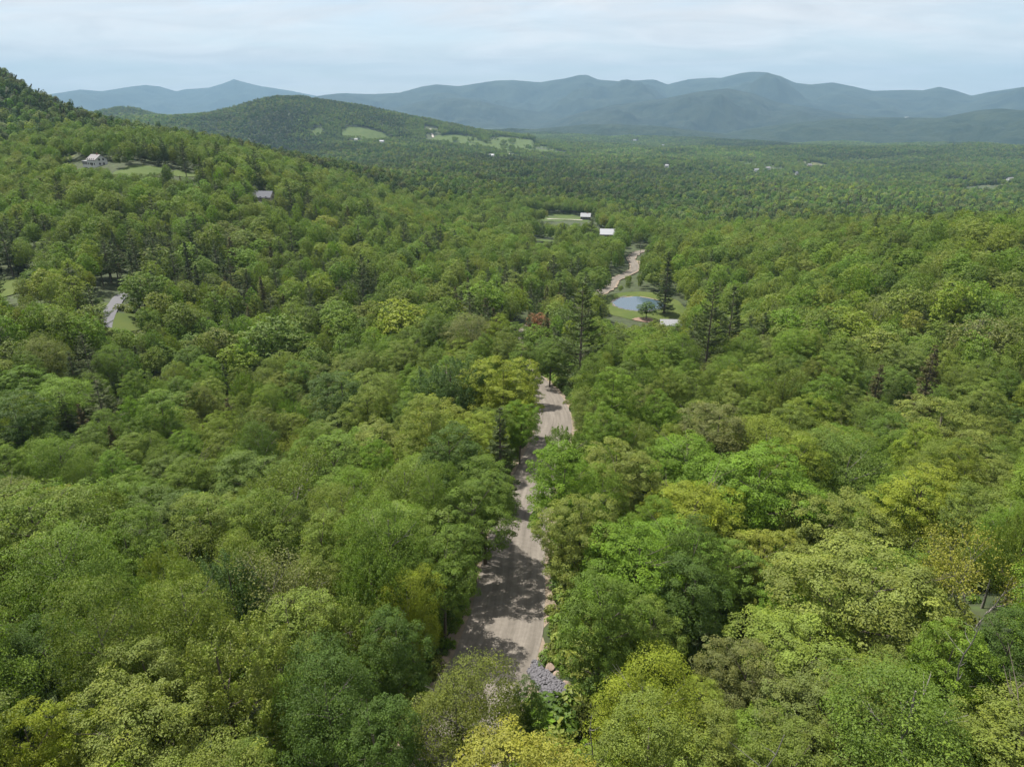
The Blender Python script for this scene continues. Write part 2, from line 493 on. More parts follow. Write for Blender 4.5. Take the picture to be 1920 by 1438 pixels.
ridge('mountain_range', 'farthest blue mountains with a pointed summit on the left horizon',
      [(20,205),(60,186),(95,177),(150,169),(190,172),(240,164),(272,160),(300,163),(330,172),(345,168),(390,165),(415,158),(430,152),(437,148.5),(444,151),(455,154),(475,159),(490,163),(540,170),(600,182),(700,200),(800,215)], 17500, 4500, 4000, seed=31)
ridge('mountain_range', 'long blue mountain range with rounded summits across the horizon',
      [(470,222),(560,190),(600,181),(640,176),(700,177),(745,175),(790,163),(815,159),(860,162),(930,152),(960,151),(1010,155),(1060,148),(1085,141),(1100,141),(1120,150),(1160,153),(1225,150),(1250,159),(1290,149),(1335,146),(1350,147),(1390,137),(1410,135),(1435,136),(1460,143),(1490,156),(1520,159),(1560,155),(1600,163),(1635,171),(1700,169),(1730,170),(1760,163),(1790,170),(1820,180),(1850,174),(1920,164),(2050,160),(2200,180),(2350,200)],
      12500, 4000, 3500, seed=47, na=700)
ridge('foothill', 'low blue-green foothill in front of the range, left of the rounded peak',
      [(640,232),(720,208),(790,190),(850,184),(900,190),(960,203),(1040,214),(1120,226),(1180,236)], 9600, 2200, 2000, seed=61)
ridge('foothill', 'broad blue-green foothill below the highest rounded summit',
      [(960,245),(1030,229),(1080,214),(1150,197),(1250,185),(1310,172),(1365,166),(1410,175),(1460,193),(1560,209),(1640,219),(1720,232),(1800,244)], 8300, 2000, 1800, seed=71)
ridge('foothill', 'dark wooded ridge low on the right horizon with a small white house',
      [(1340,256),(1400,243),(1480,232),(1560,224),(1650,221),(1760,222),(1800,214),(1830,208),(1870,204),(1920,207),(2050,204),(2250,215),(2400,235)], 6300, 1300, 1200, seed=83, mat=MIDF)
ridge('foothill', 'low wooded swell in the valley below the foothills',
      [(900,256),(1000,243),(1080,235),(1150,233),(1250,238),(1340,250),(1400,258)], 5600, 1000, 900, seed=91, mat=MIDF)
# the round wooded hill in the middle distance, left of centre
HC = [(150,240),(195,222),(330,217),(390,212),(430,203),(480,188),(520,181),(560,180),(600,187),(680,199),(760,215),(840,231),(910,246),(1000,257)]
HC2 = [(120,232),(170,212),(197,206),(225,202),(250,203),(290,214),(330,222),(420,236)]
def crest_fn(cr, D, wf, wb, seed):
    cx = np.array([c[0] for c in cr], float); cy = np.array([c[1] for c in cr], float)
    X = (cx - 960) / F; Y = (719 - cy) / F
    hd = np.hypot(X, cP + Y * sP); a0 = np.arctan2(X, cP + Y * sP)
    zc = -(sP - Y * cP) / hd * D - 12
    def fn(x, y):
        a = np.arctan2(x, y); d = np.hypot(x, y)
        z = np.interp(a, a0, zc, left=-400, right=-400)
        t = np.where(d < D, (d - D) / wf, (d - D) / wb)
        s = np.abs(t)
        sp = fbm(x / 350, y / 350, seed, 3) - 0.5
        prof = 1 - smooth01(s)
        prof = prof + sp * 0.35 * np.sin(np.clip(s, 0, 1) * math.pi)
        zz = -215 + (z + 215) * np.clip(prof, 0, 1)
        return np.where((s < 1) & (z > -399), zz + CZ, -1e4)
    return fn
hill1 = crest_fn(HC, 3000, 1000, 900, 5)
hill2 = crest_fn(HC2, 3900, 900, 700, 6)
def hill_mesh(fn, label, a0, a1, d0, d1):
    a, d = np.meshgrid(np.linspace(a0, a1, 220), np.linspace(d0, d1, 130))
    x = d * np.sin(a); y = d * np.cos(a)
    z = fn(x, y); z = np.maximum(z, -215 + CZ - 30)
    nr, na = x.shape
    i, j = np.meshgrid(np.arange(nr - 1), np.arange(na - 1), indexing='ij')
    q = np.stack([i * na + j, i * na + j + 1, (i + 1) * na + j + 1, (i + 1) * na + j], -1).reshape(-1, 4)[:, ::-1]
    tag(link('hill', mesh_from('hill', np.stack([x, y, z], -1).reshape(-1, 3), q, 4, True), None, GROUND), label, kind='structure')
hill_mesh(hill1, 'round wooded hill left of centre with green meadows on its flank', -0.66, 0.06, 1990, 3910)
hill_mesh(hill2, 'small wooded hill behind the left slope', -0.68, -0.36, 2990, 4610)
def surface(x, y):
    return np.maximum(np.maximum(terrain(x, y), hill1(x, y)), hill2(x, y))
def S1(x, y): return float(surface(np.array([x]), np.array([y]))[0])
def along(px, py, h=0.0, dmin=15, dmax=9000):
    """walks the line of sight at px, py to the place where it comes within H of the land"""
    X = (px - 960) / F; Y = (719 - py) / F
    ds = np.exp(np.linspace(math.log(dmin), math.log(dmax), 1500))
    P = np.stack([X * ds, ds * (cP + Y * sP), CZ - ds * (sP - Y * cP)], -1)
    g = surface(P[:, 0], P[:, 1]) + h
    k = np.argmax(P[:, 2] <= g)
    return P[k], ds[k]

# ------------------------------------------------------------------ tree shapes
def unit(v): return v / (np.linalg.norm(v, axis=-1, keepdims=True) + 1e-9)
def leaf_mesh(name, P, Nn, S, v, w, mat, aspect=0.62, T=None, rng=RNG):
    """one folded rhombus a leaf spray"""
    n = len(P)
    r = rng.normal(size=(n, 3)) if T is None else T
    t = unit(r - Nn * (r * Nn).sum(1, keepdims=True)); b = np.cross(Nn, t)
    s = S[:, None]
    V = np.empty((n, 4, 3))
    V[:, 0] = P - t * s * 0.5; V[:, 2] = P + t * s * 0.5
    V[:, 1] = P + b * s * 0.5 * aspect + Nn * s * 0.10; V[:, 3] = P - b * s * 0.5 * aspect + Nn * s * 0.10
    me = mesh_from(name, V.reshape(-1, 3), np.arange(n * 4), 4)
    for nm, val in (('v', v), ('w', w)):
        a = me.attributes.new(nm, 'FLOAT', 'POINT'); a.data.foreach_set('value', np.repeat(val, 4).astype(np.float32))
    me.materials.append(mat)
    return me
def fib(n, rng, j=0.25):
    k = np.arange(n) + 0.5
    z = 1 - 2 * k / n; a = k * 2.39996 + rng.normal(size=n) * j
    r = np.sqrt(1 - z * z)
    return unit(np.stack([r * np.cos(a), r * np.sin(a), z], -1) + rng.normal(size=(n, 3)) * j * 0.35)

def broadleaf(name, seed, h=15.0, R=4.7, zc=9.2, up=5.6, dn=6.0, nc=330, rc=0.82, nl=34, leaf=0.30, lobes=7, lobe_r=0.5, flat=0.62, upb=0.5, spike=0.0, inner=0.15, lod=1.0, mat=None):
    """a crown of several leaf masses on separate limbs, each set with clumps of leaves"""
    rng = np.random.default_rng(seed)
    # the masses: one near the top, the others round the trunk at different heights
    a0 = rng.uniform(0, 6.28); Cn = [np.array([rng.normal() * 0.12 * R, rng.normal() * 0.12 * R, zc + up * 0.42])]; Rn = [R * lobe_r * 1.12]
    for k in range(lobes):
        a = a0 + k * 2.39996 + rng.normal() * 0.25; q = 0.42 + 0.24 * rng.random()
        t = (k + 0.5) / lobes
        Cn.append(np.array([math.cos(a) * R * q, math.sin(a) * R * q, zc + up * (0.38 - 0.85 * t) * rng.uniform(0.75, 1.2)])); Rn.append(R * lobe_r * rng.uniform(0.72, 1.15))
    for k in range(2):
        a = rng.uniform(0, 6.28); Cn.append(np.array([math.cos(a) * R * 0.4, math.sin(a) * R * 0.4, zc - dn * 0.45])); Rn.append(R * lobe_r * 0.95)
    Cn = np.array(Cn); Rn = np.array(Rn); w2 = Rn ** 2 / (Rn ** 2).sum()
    vs = up / R * 0.85
    Pl = []; Ol = []
    for c, r_, ww in zip(Cn, Rn, w2):
        k = int(nc * 1.6 * ww); D = fib(k, rng, 0.5); D = D[D[:, 2] > -0.62]
        f = rng.uniform(0.82, 1.12, len(D)); f = np.where(rng.random(len(D)) < inner, f * rng.uniform(0.4, 0.8, len(D)), f)
        Pl.append(c + D * (f * r_)[:, None] * np.array([1, 1, min(1.25, max(0.8, vs))])); Ol.append(D)
    P = np.concatenate(Pl); out = np.concatenate(Ol)
    q_ = (P[:, None, :] - Cn) / Rn[None, :, None]
    hid = ((q_ ** 2).sum(-1) < 0.5).sum(1) > 0                       # deep inside another mass
    keep_ = ~hid | (rng.random(len(P)) < 0.12)
    P = P[keep_]; out = unit(out[keep_] + 0.2 * rng.normal(size=out[keep_].shape))
    m = len(P); cs = rc * rng.uniform(0.65, 1.35, m)
    k = max(3, int(nl * lod)); ls = leaf / math.sqrt(lod)
    cv_ = np.clip(rng.normal(1, 0.13, m), 0.7, 1.35)
    Pc = np.repeat(P, k, 0); Oc = np.repeat(out, k, 0); Cc = np.repeat(cs, k)[:, None]
    qd = unit(rng.normal(size=(m * k, 3)))
    qd[:, 2] = np.where(rng.random(m * k) < 0.90, np.abs(qd[:, 2]), qd[:, 2])
    qd = unit(qd + 0.35 * Oc)
    if spike > 0:
        ax = unit(np.array([0, 0, 1.0]) + 0.5 * out * np.array([1, 1, 0.3])); axc = np.repeat(ax, k, 0)
        t = rng.random(m * k)[:, None] ** 0.8; ln = np.repeat(spike * rng.uniform(0.7, 1.4, m), k)[:, None]
        side = unit(np.cross(axc, rng.normal(size=(m * k, 3))))
        pos = Pc + axc * (t - 0.45) * ln + side * Cc * (0.18 + 0.55 * (1 - t)) * rng.uniform(0.4, 1, (m * k, 1))
        Nn = unit(0.75 * side + 0.35 * axc + 0.25 * Oc + 0.45 * rng.normal(size=(m * k, 3)))
    else:
        pos = Pc + qd * Cc * np.array([1, 1, flat]) * rng.uniform(0.7, 1.05, (m * k, 1))
        Nn = unit(0.75 * qd + upb * np.array([0, 0, 1.0]) + 0.25 * Oc + 0.34 * rng.normal(size=(m * k, 3)))
    v = np.repeat(cv_, k) * np.clip(rng.normal(1, 0.09, m * k), 0.7, 1.35)
    w = np.clip(np.repeat(rng.normal(0.2, 0.3, m), k) + rng.normal(0, 0.2, m * k), 0, 1)
    S = ls * rng.uniform(0.7, 1.35, m * k)
    return leaf_mesh(name, pos, Nn, S, v, w, mat or LEAF, rng=rng)

def trunk_mesh(name, seed, h, zc, R, limbs=7, r0=0.24, bend=0.4, mat=None):
    rng = np.random.default_rng(seed); b = MB()
    top = zc + 0.55 * (h - zc)
    P = [np.array([bend * math.sin(2.1 * t) * t + rng.normal() * 0.04, bend * t * t * 0.5 + rng.normal() * 0.04, -0.6 + t * (top + 0.6)]) for t in np.linspace(0, 1, 8)]
    Rr = [r0 * (1.25 if k == 0 else 1) * (1 - 0.8 * k / 7) for k in range(8)]
    b.path(P, Rr, 8)
    for k in range(limbs):
        t = rng.uniform(0.35, 0.9); s = P[0] + (P[-1] - P[0]) * t
        i = min(6, int(t * 7)); s = P[i] + (P[i + 1] - P[i]) * (t * 7 - i)
        a = k * 2.4 + rng.normal() * 0.3; ln = R * rng.uniform(0.55, 0.85)
        e1 = s + np.array([math.cos(a) * ln * 0.5, math.sin(a) * ln * 0.5, ln * rng.uniform(0.3, 0.5)])
        e2 = e1 + np.array([math.cos(a + 0.2) * ln * 0.45, math.sin(a + 0.2) * ln * 0.45, ln * rng.uniform(0.25, 0.5)])
        rr_ = r0 * (1 - 0.75 * t) * 0.62
        b.path([s, e1, e2], [rr_, rr_ * 0.6, rr_ * 0.2], 5)
        for g in range(2):
            a2 = a + rng.uniform(-1, 1)
            e3 = e1 + np.array([math.cos(a2), math.sin(a2), rng.uniform(0.2, 0.9)]) * ln * 0.45
            b.tube(e1, e3, rr_ * 0.4, rr_ * 0.12, 4)
    me = b.mesh(name); me.materials.append(mat or BARK)
    return me

def skeleton(name, seed, h, spread=0.9, levels=4, kids=3, r0=0.2, len0=None, mat=None, updrift=0.25):
    """bare branching wood; returns the mesh and the twig ends"""
    rng = np.random.default_rng(seed); b = MB(); ends = []
    def rec(p, d, l, r, lv):
        q1 = p + d * l * 0.5 + rng.normal(size=3) * l * 0.04; q2 = q1 + unit(d + rng.normal(size=3) * 0.14) * l * 0.5
        nn = 7 if lv == levels else (5 if lv > 1 else 3)
        b.path([p, q1, q2], [r, r * 0.82, r * 0.62], nn)
        if lv == 0:
            ends.append(q2); ends.append(q1); return
        for k in range(kids):
            a = rng.uniform(0, 2 * math.pi)
            s = unit(np.cross(d, [math.cos(a), math.sin(a), 0.3]))
            nd = unit(d + s * spread * rng.uniform(0.5, 1.2) + np.array([0, 0, updrift]))
            st = q2 if k < 2 else q1
            rec(st, nd, l * rng.uniform(0.55, 0.78), r * 0.58, lv - 1)
    rec(np.array([0, 0, -0.5]), np.array([0, 0, 1.0]), len0 or h * 0.42, r0, levels)
    me = b.mesh(name); me.materials.append(mat or GREYBARK)
    return me, np.array(ends)
def sparse_leaves(name, ends, seed, per=16, rad=0.5, leaf=0.24, lod=1.0):
    rng = np.random.default_rng(seed); k = per
    P = np.repeat(ends, k, 0) + rng.normal(size=(len(ends) * k, 3)) * rad * np.array([1, 1, 0.8])
    Nn = unit(rng.normal(size=P.shape) + np.array([0, 0, 0.7]))
    v = np.repeat(np.clip(rng.normal(1, 0.12, len(ends)), .7, 1.3), k) * np.clip(rng.normal(1, 0.12, len(P)), .6, 1.5)
    w = np.clip(rng.normal(0.2, 0.25, len(P)), 0, 1)
    return leaf_mesh(name, P, Nn, leaf * rng.uniform(0.7, 1.3, len(P)), v, w, LEAF, rng=rng)

def pine(name, seed, h=20.0, Rm=4.2, z0=4.0, whorls=17, per=6, tuft=52, size=0.42, droop=0.0, pw=0.75, aspect=0.28, lod=1.0):
    """layered conifer: whorls of flat, upswept boughs of needle tufts"""
    rng = np.random.default_rng(seed); PP = []; NN = []; TT = []; SS = []; VV = []
    b = MB()
    b.path([np.array([0, 0, -0.6]), np.array([0.05, 0, h * 0.5]), np.array([0, 0.05, h * 0.97])], [0.26, 0.16, 0.03], 7)
    for i in range(whorls):
        f0 = min(max((i + rng.uniform(-0.35, 0.35)) / (whorls - 1), 0), 1)
        thin = rng.uniform(0.75, 1.15)
        for k in range(per):
            f = min(1, max(0, f0 + rng.normal() * 0.5 / whorls))
            z = z0 + (h - z0) * f
            Lm = (Rm * (1 - f) ** pw * (0.75 + 0.25 * min(1, f * 5)) + 0.35) * thin
            a = k * 2 * math.pi / per + i * 1.1 + rng.normal() * 0.3
            l = Lm * rng.uniform(0.5, 1.2)
            if rng.random() < 0.08: continue
            rise = rng.normal() * 0.10
            d = np.array([math.cos(a), math.sin(a), 0]); sd = np.array([-d[1], d[0], 0])
            b.tube((0, 0, z), d * l * 0.85 + np.array([0, 0, z + l * (0.12 - droop)]), 0.05, 0.012, 3, False)
            m = max(6, int(tuft * lod * l / Rm))
            t = rng.uniform(0.18, 1, m) ** 0.75
            wd = 0.30 * l * np.sin(np.clip(t, 0, 1) * math.pi * 0.86 + 0.25)
            off = rng.uniform(-1, 1, m) * wd
            zz = z + l * ((0.10 + rise) * t + 0.22 * t ** 3 - droop * t) + rng.normal(size=m) * 0.07
            P = d * (t * l)[:, None] + sd * off[:, None]; P[:, 2] += zz
            tt = unit(d + sd * (off / (wd + 0.1))[:, None] * 0.8 + np.array([0, 0, 0.35 - droop]) + rng.normal(size=(m, 3)) * 0.25)
            nn_ = unit(np.array([0, 0, 1.0]) + rng.normal(size=(m, 3)) * 0.45 + d * 0.3)
            nn_ = unit(nn_ - tt * (nn_ * tt).sum(1, keepdims=True))
            PP.append(P); NN.append(nn_); TT.append(tt)
            SS.append(size / math.sqrt(lod) * rng.uniform(0.7, 1.3, m)); VV.append(np.clip(rng.normal(1, 0.14, m), .6, 1.5) * rng.uniform(0.85, 1.15))
    P = np.concatenate(PP)
    me = leaf_mesh(name, P, np.concatenate(NN), np.concatenate(SS), np.concatenate(VV), np.zeros(len(P)), NEEDLE, aspect=aspect, T=np.concatenate(TT), rng=rng)
    tm = b.mesh(name + '_trunk'); tm.materials.append(BARK)
    return me, tm

# kind -> (crown meshes, trunk meshes, half width, height, far crown meshes)
KINDS = {}
def add_kind(key, n, R, h, make, trunk, seed):
    KINDS[key] = dict(R=R, h=h, crown=[make(f'{key}_crown', seed + i, 1.0) for i in range(n)], trunk=[trunk(f'{key}_trunk', seed + 50 + i) for i in range(n)],
                      far=[make(f'{key}_crown_far', seed + i, 0.12) for i in range(n)])
add_kind('maple', 3, 4.9, 15.0, lambda nm, s, lod: broadleaf(nm, s, lod=lod, nc=470, rc=0.60, nl=84, leaf=0.16, lobes=8, lobe_r=0.46), lambda nm, s: trunk_mesh(nm, s, 15, 9, 4.7), 100)
add_kind('oval', 3, 4.2, 15.5, lambda nm, s, lod: broadleaf(nm, s, lod=lod, R=4.0, zc=9.0, up=6.5, dn=6.5, nc=440, rc=0.58, nl=84, leaf=0.15, lobes=7, lobe_r=0.50, upb=0.35), lambda nm, s: trunk_mesh(nm, s, 15.5, 9, 4.0), 200)
add_kind('feathery', 2, 4.0, 15.0, lambda nm, s, lod: broadleaf(nm, s, lod=lod, R=3.7, zc=8.6, up=6.0, dn=6.0, nc=420, rc=0.62, nl=80, leaf=0.14, lobes=8, lobe_r=0.50, spike=1.15), lambda nm, s: trunk_mesh(nm, s, 15, 9, 3.6), 300)
add_kind('birch', 3, 4.6, 14.5, lambda nm, s, lod: broadleaf(nm, s, lod=lod, R=4.4, zc=8.8, up=5.4, dn=6.2, nc=560, rc=0.80, nl=64, leaf=0.14, lobes=8, lobe_r=0.50, flat=0.9, upb=0.3, inner=0.2), lambda nm, s: trunk_mesh(nm, s, 14.5, 9, 4.3, mat=GREYBARK), 400)
add_kind('spreading', 3, 5.6, 14.0, lambda nm, s, lod: broadleaf(nm, s, lod=lod, R=5.4, zc=8.6, up=4.8, dn=5.0, nc=560, rc=0.70, nl=80, leaf=0.16, lobes=10, lobe_r=0.40, flat=0.5, upb=0.6), lambda nm, s: trunk_mesh(nm, s, 14, 8, 5.4, limbs=10), 500)
def sparse_kind(key, n, R, h, seed, per, leaf, mat):
    cr = []; tr = []; fr = []
    for i in range(n):
        tm, ends = skeleton(f'{key}_trunk', seed + i, h, spread=0.85, levels=5, kids=3, r0=0.16, len0=h * 0.34, mat=mat)
        cr.append(sparse_leaves(f'{key}_crown', ends, seed + i, per, 0.55, leaf)); tr.append(tm)
        fr.append(sparse_leaves(f'{key}_crown_far', ends[::2], seed + i, max(4, per // 2), 0.6, leaf * 1.9))
    KINDS[key] = dict(R=R, h=h, crown=cr, trunk=tr, far=fr)
sparse_kind('sparse', 3, 4.6, 14.5, 600, 15, 0.17, GREYBARK)
def con_kind(key, n, R, h, seed, **kw):
    a = [pine(f'{key}_crown', seed + i, h=h, Rm=R, **kw) for i in range(n)]
    f = [pine(f'{key}_crown_far', seed + i, h=h, Rm=R, lod=0.35, **kw)[0] for i in range(n)]
    KINDS[key] = dict(R=R, h=h, crown=[x[0] for x in a], trunk=[x[1] for x in a], far=f)
con_kind('pine', 3, 4.3, 20.0, 700, z0=4.5, whorls=19, per=7, tuft=110, size=0.44, pw=0.72)
con_kind('spruce', 3, 2.7, 14.0, 800, z0=1.0, whorls=26, per=8, tuft=70, size=0.34, droop=0.30, pw=0.95, aspect=0.35)
def shrub_far(nm, s, lod): return broadleaf(nm, s, lod=lod, R=1.5, zc=1.1, up=1.3, dn=1.0, nc=60, rc=0.5, nl=26, leaf=0.2, lobes=5, lobe_r=0.5)
add_kind('shrub', 3, 1.6, 2.4, shrub_far, lambda nm, s: trunk_mesh(nm, s, 2.2, 1.1, 1.3, limbs=4, r0=0.05, bend=0.1), 900)
CONIFER = ('pine', 'spruce')

# natural leaf colours (base colours)
TINT = {'sage': (0.118, 0.165, 0.044), 'fresh': (0.085, 0.168, 0.018), 'yellow': (0.132, 0.185, 0.022), 'mid': (0.072, 0.130, 0.024), 'dark': (0.046, 0.092, 0.020), 'olive': (0.085, 0.118, 0.028), 'grey': (0.098, 0.126, 0.052), 'blue': (0.052, 0.100, 0.038), 'pine': (0.058, 0.092, 0.034), 'brownspruce': (0.076, 0.080, 0.038), 'gold': (0.155, 0.182, 0.038), 'red': (0.16, 0.095, 0.065)}
TINT = {k: (c[0] * 1.40, c[1] * 1.22, c[2] * 0.93) for k, c in TINT.items()}

# ------------------------------------------------------------------ roads, pond, meadows
def gravel_material():
    m, t, o = new_mat('gravel_road')
    b = N(t, 'ShaderNodeBsdfPrincipled'); b.inputs['Roughness'].default_value = 0.95; b.inputs['Specular IOR Level'].default_value = 0.15
    uvn = N(t, 'ShaderNodeAttribute', attribute_name='across')
    lon = N(t, 'ShaderNodeAttribute', attribute_name='along')
    co = N(t, 'ShaderNodeTexCoord')
    wob = N(t, 'ShaderNodeTexNoise'); wob.inputs['Scale'].default_value = 0.12; wob.inputs['Detail'].default_value = 2
    L(t, co.outputs['Object'], wob.inputs[0])
    wa = N(t, 'ShaderNodeMath', operation='MULTIPLY_ADD'); wa.inputs[1].default_value = 0.5; L(t, wob.outputs[0], wa.inputs[0]); L(t, uvn.outputs['Fac'], wa.inputs[2])
    cb = N(t, 'ShaderNodeCombineXYZ')
    sc = N(t, 'ShaderNodeMath', operation='MULTIPLY'); sc.inputs[1].default_value = 0.035; L(t, lon.outputs['Fac'], sc.inputs[0])
    L(t, wa.outputs[0], cb.inputs[0]); L(t, sc.outputs[0], cb.inputs[1])
    tr = N(t, 'ShaderNodeTexNoise'); tr.inputs['Scale'].default_value = 1.5; tr.inputs['Detail'].default_value = 5; tr.inputs['Roughness'].default_value = 0.6
    L(t, cb.outputs[0], tr.inputs[0])
    gr = N(t, 'ShaderNodeTexNoise'); gr.inputs['Scale'].default_value = 1.6; gr.inputs['Detail'].default_value = 9; gr.inputs['Roughness'].default_value = 0.7
    L(t, co.outputs['Object'], gr.inputs[0])
    r = N(t, 'ShaderNodeValToRGB'); e = r.color_ramp.elements
    e[0].position = 0.34; e[0].color = (0.121, 0.107, 0.090, 1)
    e[1].position = 0.68; e[1].color = (0.198, 0.176, 0.150, 1)
    L(t, tr.outputs[0], r.inputs[0])
    g2 = N(t, 'ShaderNodeMapRange'); g2.inputs[1].default_value = 0.25; g2.inputs[2].default_value = 0.75; g2.inputs[3].default_value = 0.8; g2.inputs[4].default_value = 1.2
    L(t, gr.outputs[0], g2.inputs[0])
    mu = N(t, 'ShaderNodeVectorMath', operation='SCALE'); L(t, r.outputs[0], mu.inputs[0]); L(t, g2.outputs[0], mu.inputs['Scale'])
    L(t, mu.outputs[0], b.inputs['Base Color'])
    bp = N(t, 'ShaderNodeBump'); bp.inputs['Strength'].default_value = 0.5; bp.inputs['Distance'].default_value = 0.06
    L(t, gr.outputs[0], bp.inputs['Height']); L(t, bp.outputs[0], b.inputs['Normal'])
    L(t, b.outputs[0], o.inputs[0]); return m
GRAVEL = gravel_material()
SAND = solid('sandy_earth', (0.20, 0.158, 0.115), 0.95, 0.35, 0.9, bump=0.5)
EARTH = solid('bare_earth', (0.20, 0.135, 0.095), 0.95, 0.2, 0.5)
PAVED = solid('paved_road', (0.115, 0.114, 0.124), 0.9, 0.1, 0.8)
def grass_material(name, a, b_):
    m, t, o = new_mat(name)
    b = N(t, 'ShaderNodeBsdfPrincipled'); b.inputs['Roughness'].default_value = 0.9; b.inputs['Specular IOR Level'].default_value = 0.15
    co = N(t, 'ShaderNodeTexCoord')
    n1 = N(t, 'ShaderNodeTexNoise'); n1.inputs['Scale'].default_value = 0.08; n1.inputs['Detail'].default_value = 9; n1.inputs['Roughness'].default_value = 0.65
    L(t, co.outputs['Object'], n1.inputs[0])
    r = N(t, 'ShaderNodeMapRange'); r.inputs[1].default_value = 0.3; r.inputs[2].default_value = 0.7; L(t, n1.outputs[0], r.inputs[0])
    mx = N(t, 'ShaderNodeMix', data_type='RGBA'); mx.inputs[6].default_value = a + (1,); mx.inputs[7].default_value = b_ + (1,)
    L(t, r.outputs[0], mx.inputs[0]); L(t, mx.outputs[2], b.inputs['Base Color']); L(t, b.outputs[0], o.inputs[0]); return m
GRASS = grass_material('meadow_grass', (0.050, 0.078, 0.016), (0.088, 0.108, 0.026))
FARGRASS = grass_material('far_meadow_grass', (0.050, 0.082, 0.020), (0.085, 0.112, 0.032))
DRY = grass_material('dry_grass', (0.135, 0.125, 0.055), (0.08, 0.10, 0.034))

def strip(name, P, half, lift, mat, label, cols=12, wob=0.0, z_from_ground=False, smooth=0, seed=3):
    P = np.array(P); d = np.gradient(P[:, :2], axis=0); d /= np.linalg.norm(d, axis=1, keepdims=True)
    nrm = np.stack([d[:, 1], -d[:, 0]], -1)
    ln = np.concatenate([[0], np.cumsum(np.linalg.norm(np.diff(P[:, :2], axis=0), axis=1))])
    s = np.linspace(-1, 1, cols)
    half = np.asarray(half, float) * np.ones(len(P))
    hl = half * (1 + wob * (fbm(ln / 4, ln * 0 + 1.5, seed, 3) - 0.5) * 2); hr = half * (1 + wob * (fbm(ln / 4, ln * 0 + 8.5, seed + 1, 3) - 0.5) * 2)
    V = np.empty((len(P), cols, 3)); ac = np.empty((len(P), cols))
    for k, t in enumerate(s):
        w = t * np.where(t < 0, hl, hr)
        V[:, k, :2] = P[:, :2] + nrm * w[:, None]
        V[:, k, 2] = P[:, 2] + lift - 0.10 * t * t
        ac[:, k] = w
    if z_from_ground: V[:, :, 2] = surface(V[:, :, 0], V[:, :, 1]) + lift
    i, j = np.meshgrid(np.arange(len(P) - 1), np.arange(cols - 1), indexing='ij')
    q = np.stack([i * cols + j, i * cols + j + 1, (i + 1) * cols + j + 1, (i + 1) * cols + j], -1).reshape(-1, 4)
    me = mesh_from(name, V.reshape(-1, 3), q, 4, True)
    for nm, val in (('across', ac.ravel()), ('along', np.repeat(ln, cols))):
        a = me.attributes.new(nm, 'FLOAT', 'POINT'); a.data.foreach_set('value', val.astype(np.float32))
    return tag(link(name, me, None, mat), label, kind='structure')
RW = np.interp(ROAD[:, 1], [0, 150, 300, 400], [3.6, 3.6, 2.9, 2.5])
strip('road', ROAD, RW, 0.06, GRAVEL, 'wide pale gravel road running down through the forest', cols=14, wob=0.05)
strip('road_shoulder', ROAD, RW * 1.3, 0.0, SAND, 'sandy verge along the gravel road', cols=10, wob=0.35, seed=13)

def patch(name, cx, cy, rx, ry, rot, mat, label, lift=0.3, n=72, rings=14, wob=0.22, flatz=None):
    a = np.linspace(0, 2 * math.pi, n, endpoint=False); r = np.linspace(0, 1, rings)
    AA, RR_ = np.meshgrid(a, r)
    w = 1 + wob * (fbm(np.cos(AA) * 1.6 + cx, np.sin(AA) * 1.6 + cy, 77, 3) - 0.5) * 2
    lx = RR_ * w * rx * np.cos(AA); ly = RR_ * w * ry * np.sin(AA)
    x = cx + lx * math.cos(rot) - ly * math.sin(rot); y = cy + lx * math.sin(rot) + ly * math.cos(rot)
    z = surface(x, y) + lift if flatz is None else np.full(x.shape, flatz)
    V = np.stack([x, y, z], -1).reshape(-1, 3)
    i, j = np.meshgrid(np.arange(rings - 1), np.arange(n), indexing='ij')
    q = np.stack([i * n + j, (i + 1) * n + j, (i + 1) * n + (j + 1) % n, i * n + (j + 1) % n], -1).reshape(-1, 4)
    return tag(link(name, mesh_from(name, V, q, 4, True), None, mat), label, kind='structure')
def field(name, px, py, rx, ry, mat, label, rot=0.0, lift=0.3, dmin=60):
    p, dep = along(px, py, 0.0, dmin)
    CLEAR.append((p[0], p[1], rx, ry, rot))
    patch(name, p[0], p[1], rx * 1.05, ry * 1.05, rot, mat, label, lift)
    return p
# pond, its lawn and shore
CLEAR.append((POND[0] + 2, POND[1] - 9, 17, 36, 0.0))
patch('lawn', POND[0] + 2, POND[1] - 5, 21, 31, 0.0, GRASS, 'mown grass round the pond', 0.14, rings=24)
m, t, o = new_mat('pond_water')
b = N(t, 'ShaderNodeBsdfPrincipled'); b.inputs['Base Color'].default_value = (0.055, 0.085, 0.11, 1); b.inputs['Roughness'].default_value = 0.12
b.inputs['IOR'].default_value = 1.33; b.inputs['Specular IOR Level'].default_value = 0.9
nn = N(t, 'ShaderNodeTexNoise'); nn.inputs['Scale'].default_value = 1.5; co = N(t, 'ShaderNodeTexCoord'); L(t, co.outputs['Object'], nn.inputs[0])
bp = N(t, 'ShaderNodeBump'); bp.inputs['Strength'].default_value = 0.15; bp.inputs['Distance'].default_value = 0.05; L(t, nn.outputs[0], bp.inputs['Height']); L(t, bp.outputs[0], b.inputs['Normal'])
L(t, b.outputs[0], o.inputs[0]); WATER = m
patch('pond_shore', POND[0], POND[1], PR[0] * 1.10, PR[1] * 1.10, 0.2, SAND, 'pale stony rim of the pond', wob=0.16, flatz=POND[2] + 0.22)
patch('pond', POND[0], POND[1], PR[0], PR[1], 0.2, WATER, 'small blue-grey pond in a mown clearing', wob=0.16, flatz=POND[2] + 0.26)
p, _ = along(1208, 601, 0, 60); patch('bare_earth', p[0], p[1], 6, 3.2, 0.1, EARTH, 'reddish bare earth beside the pond lawn', 0.30)
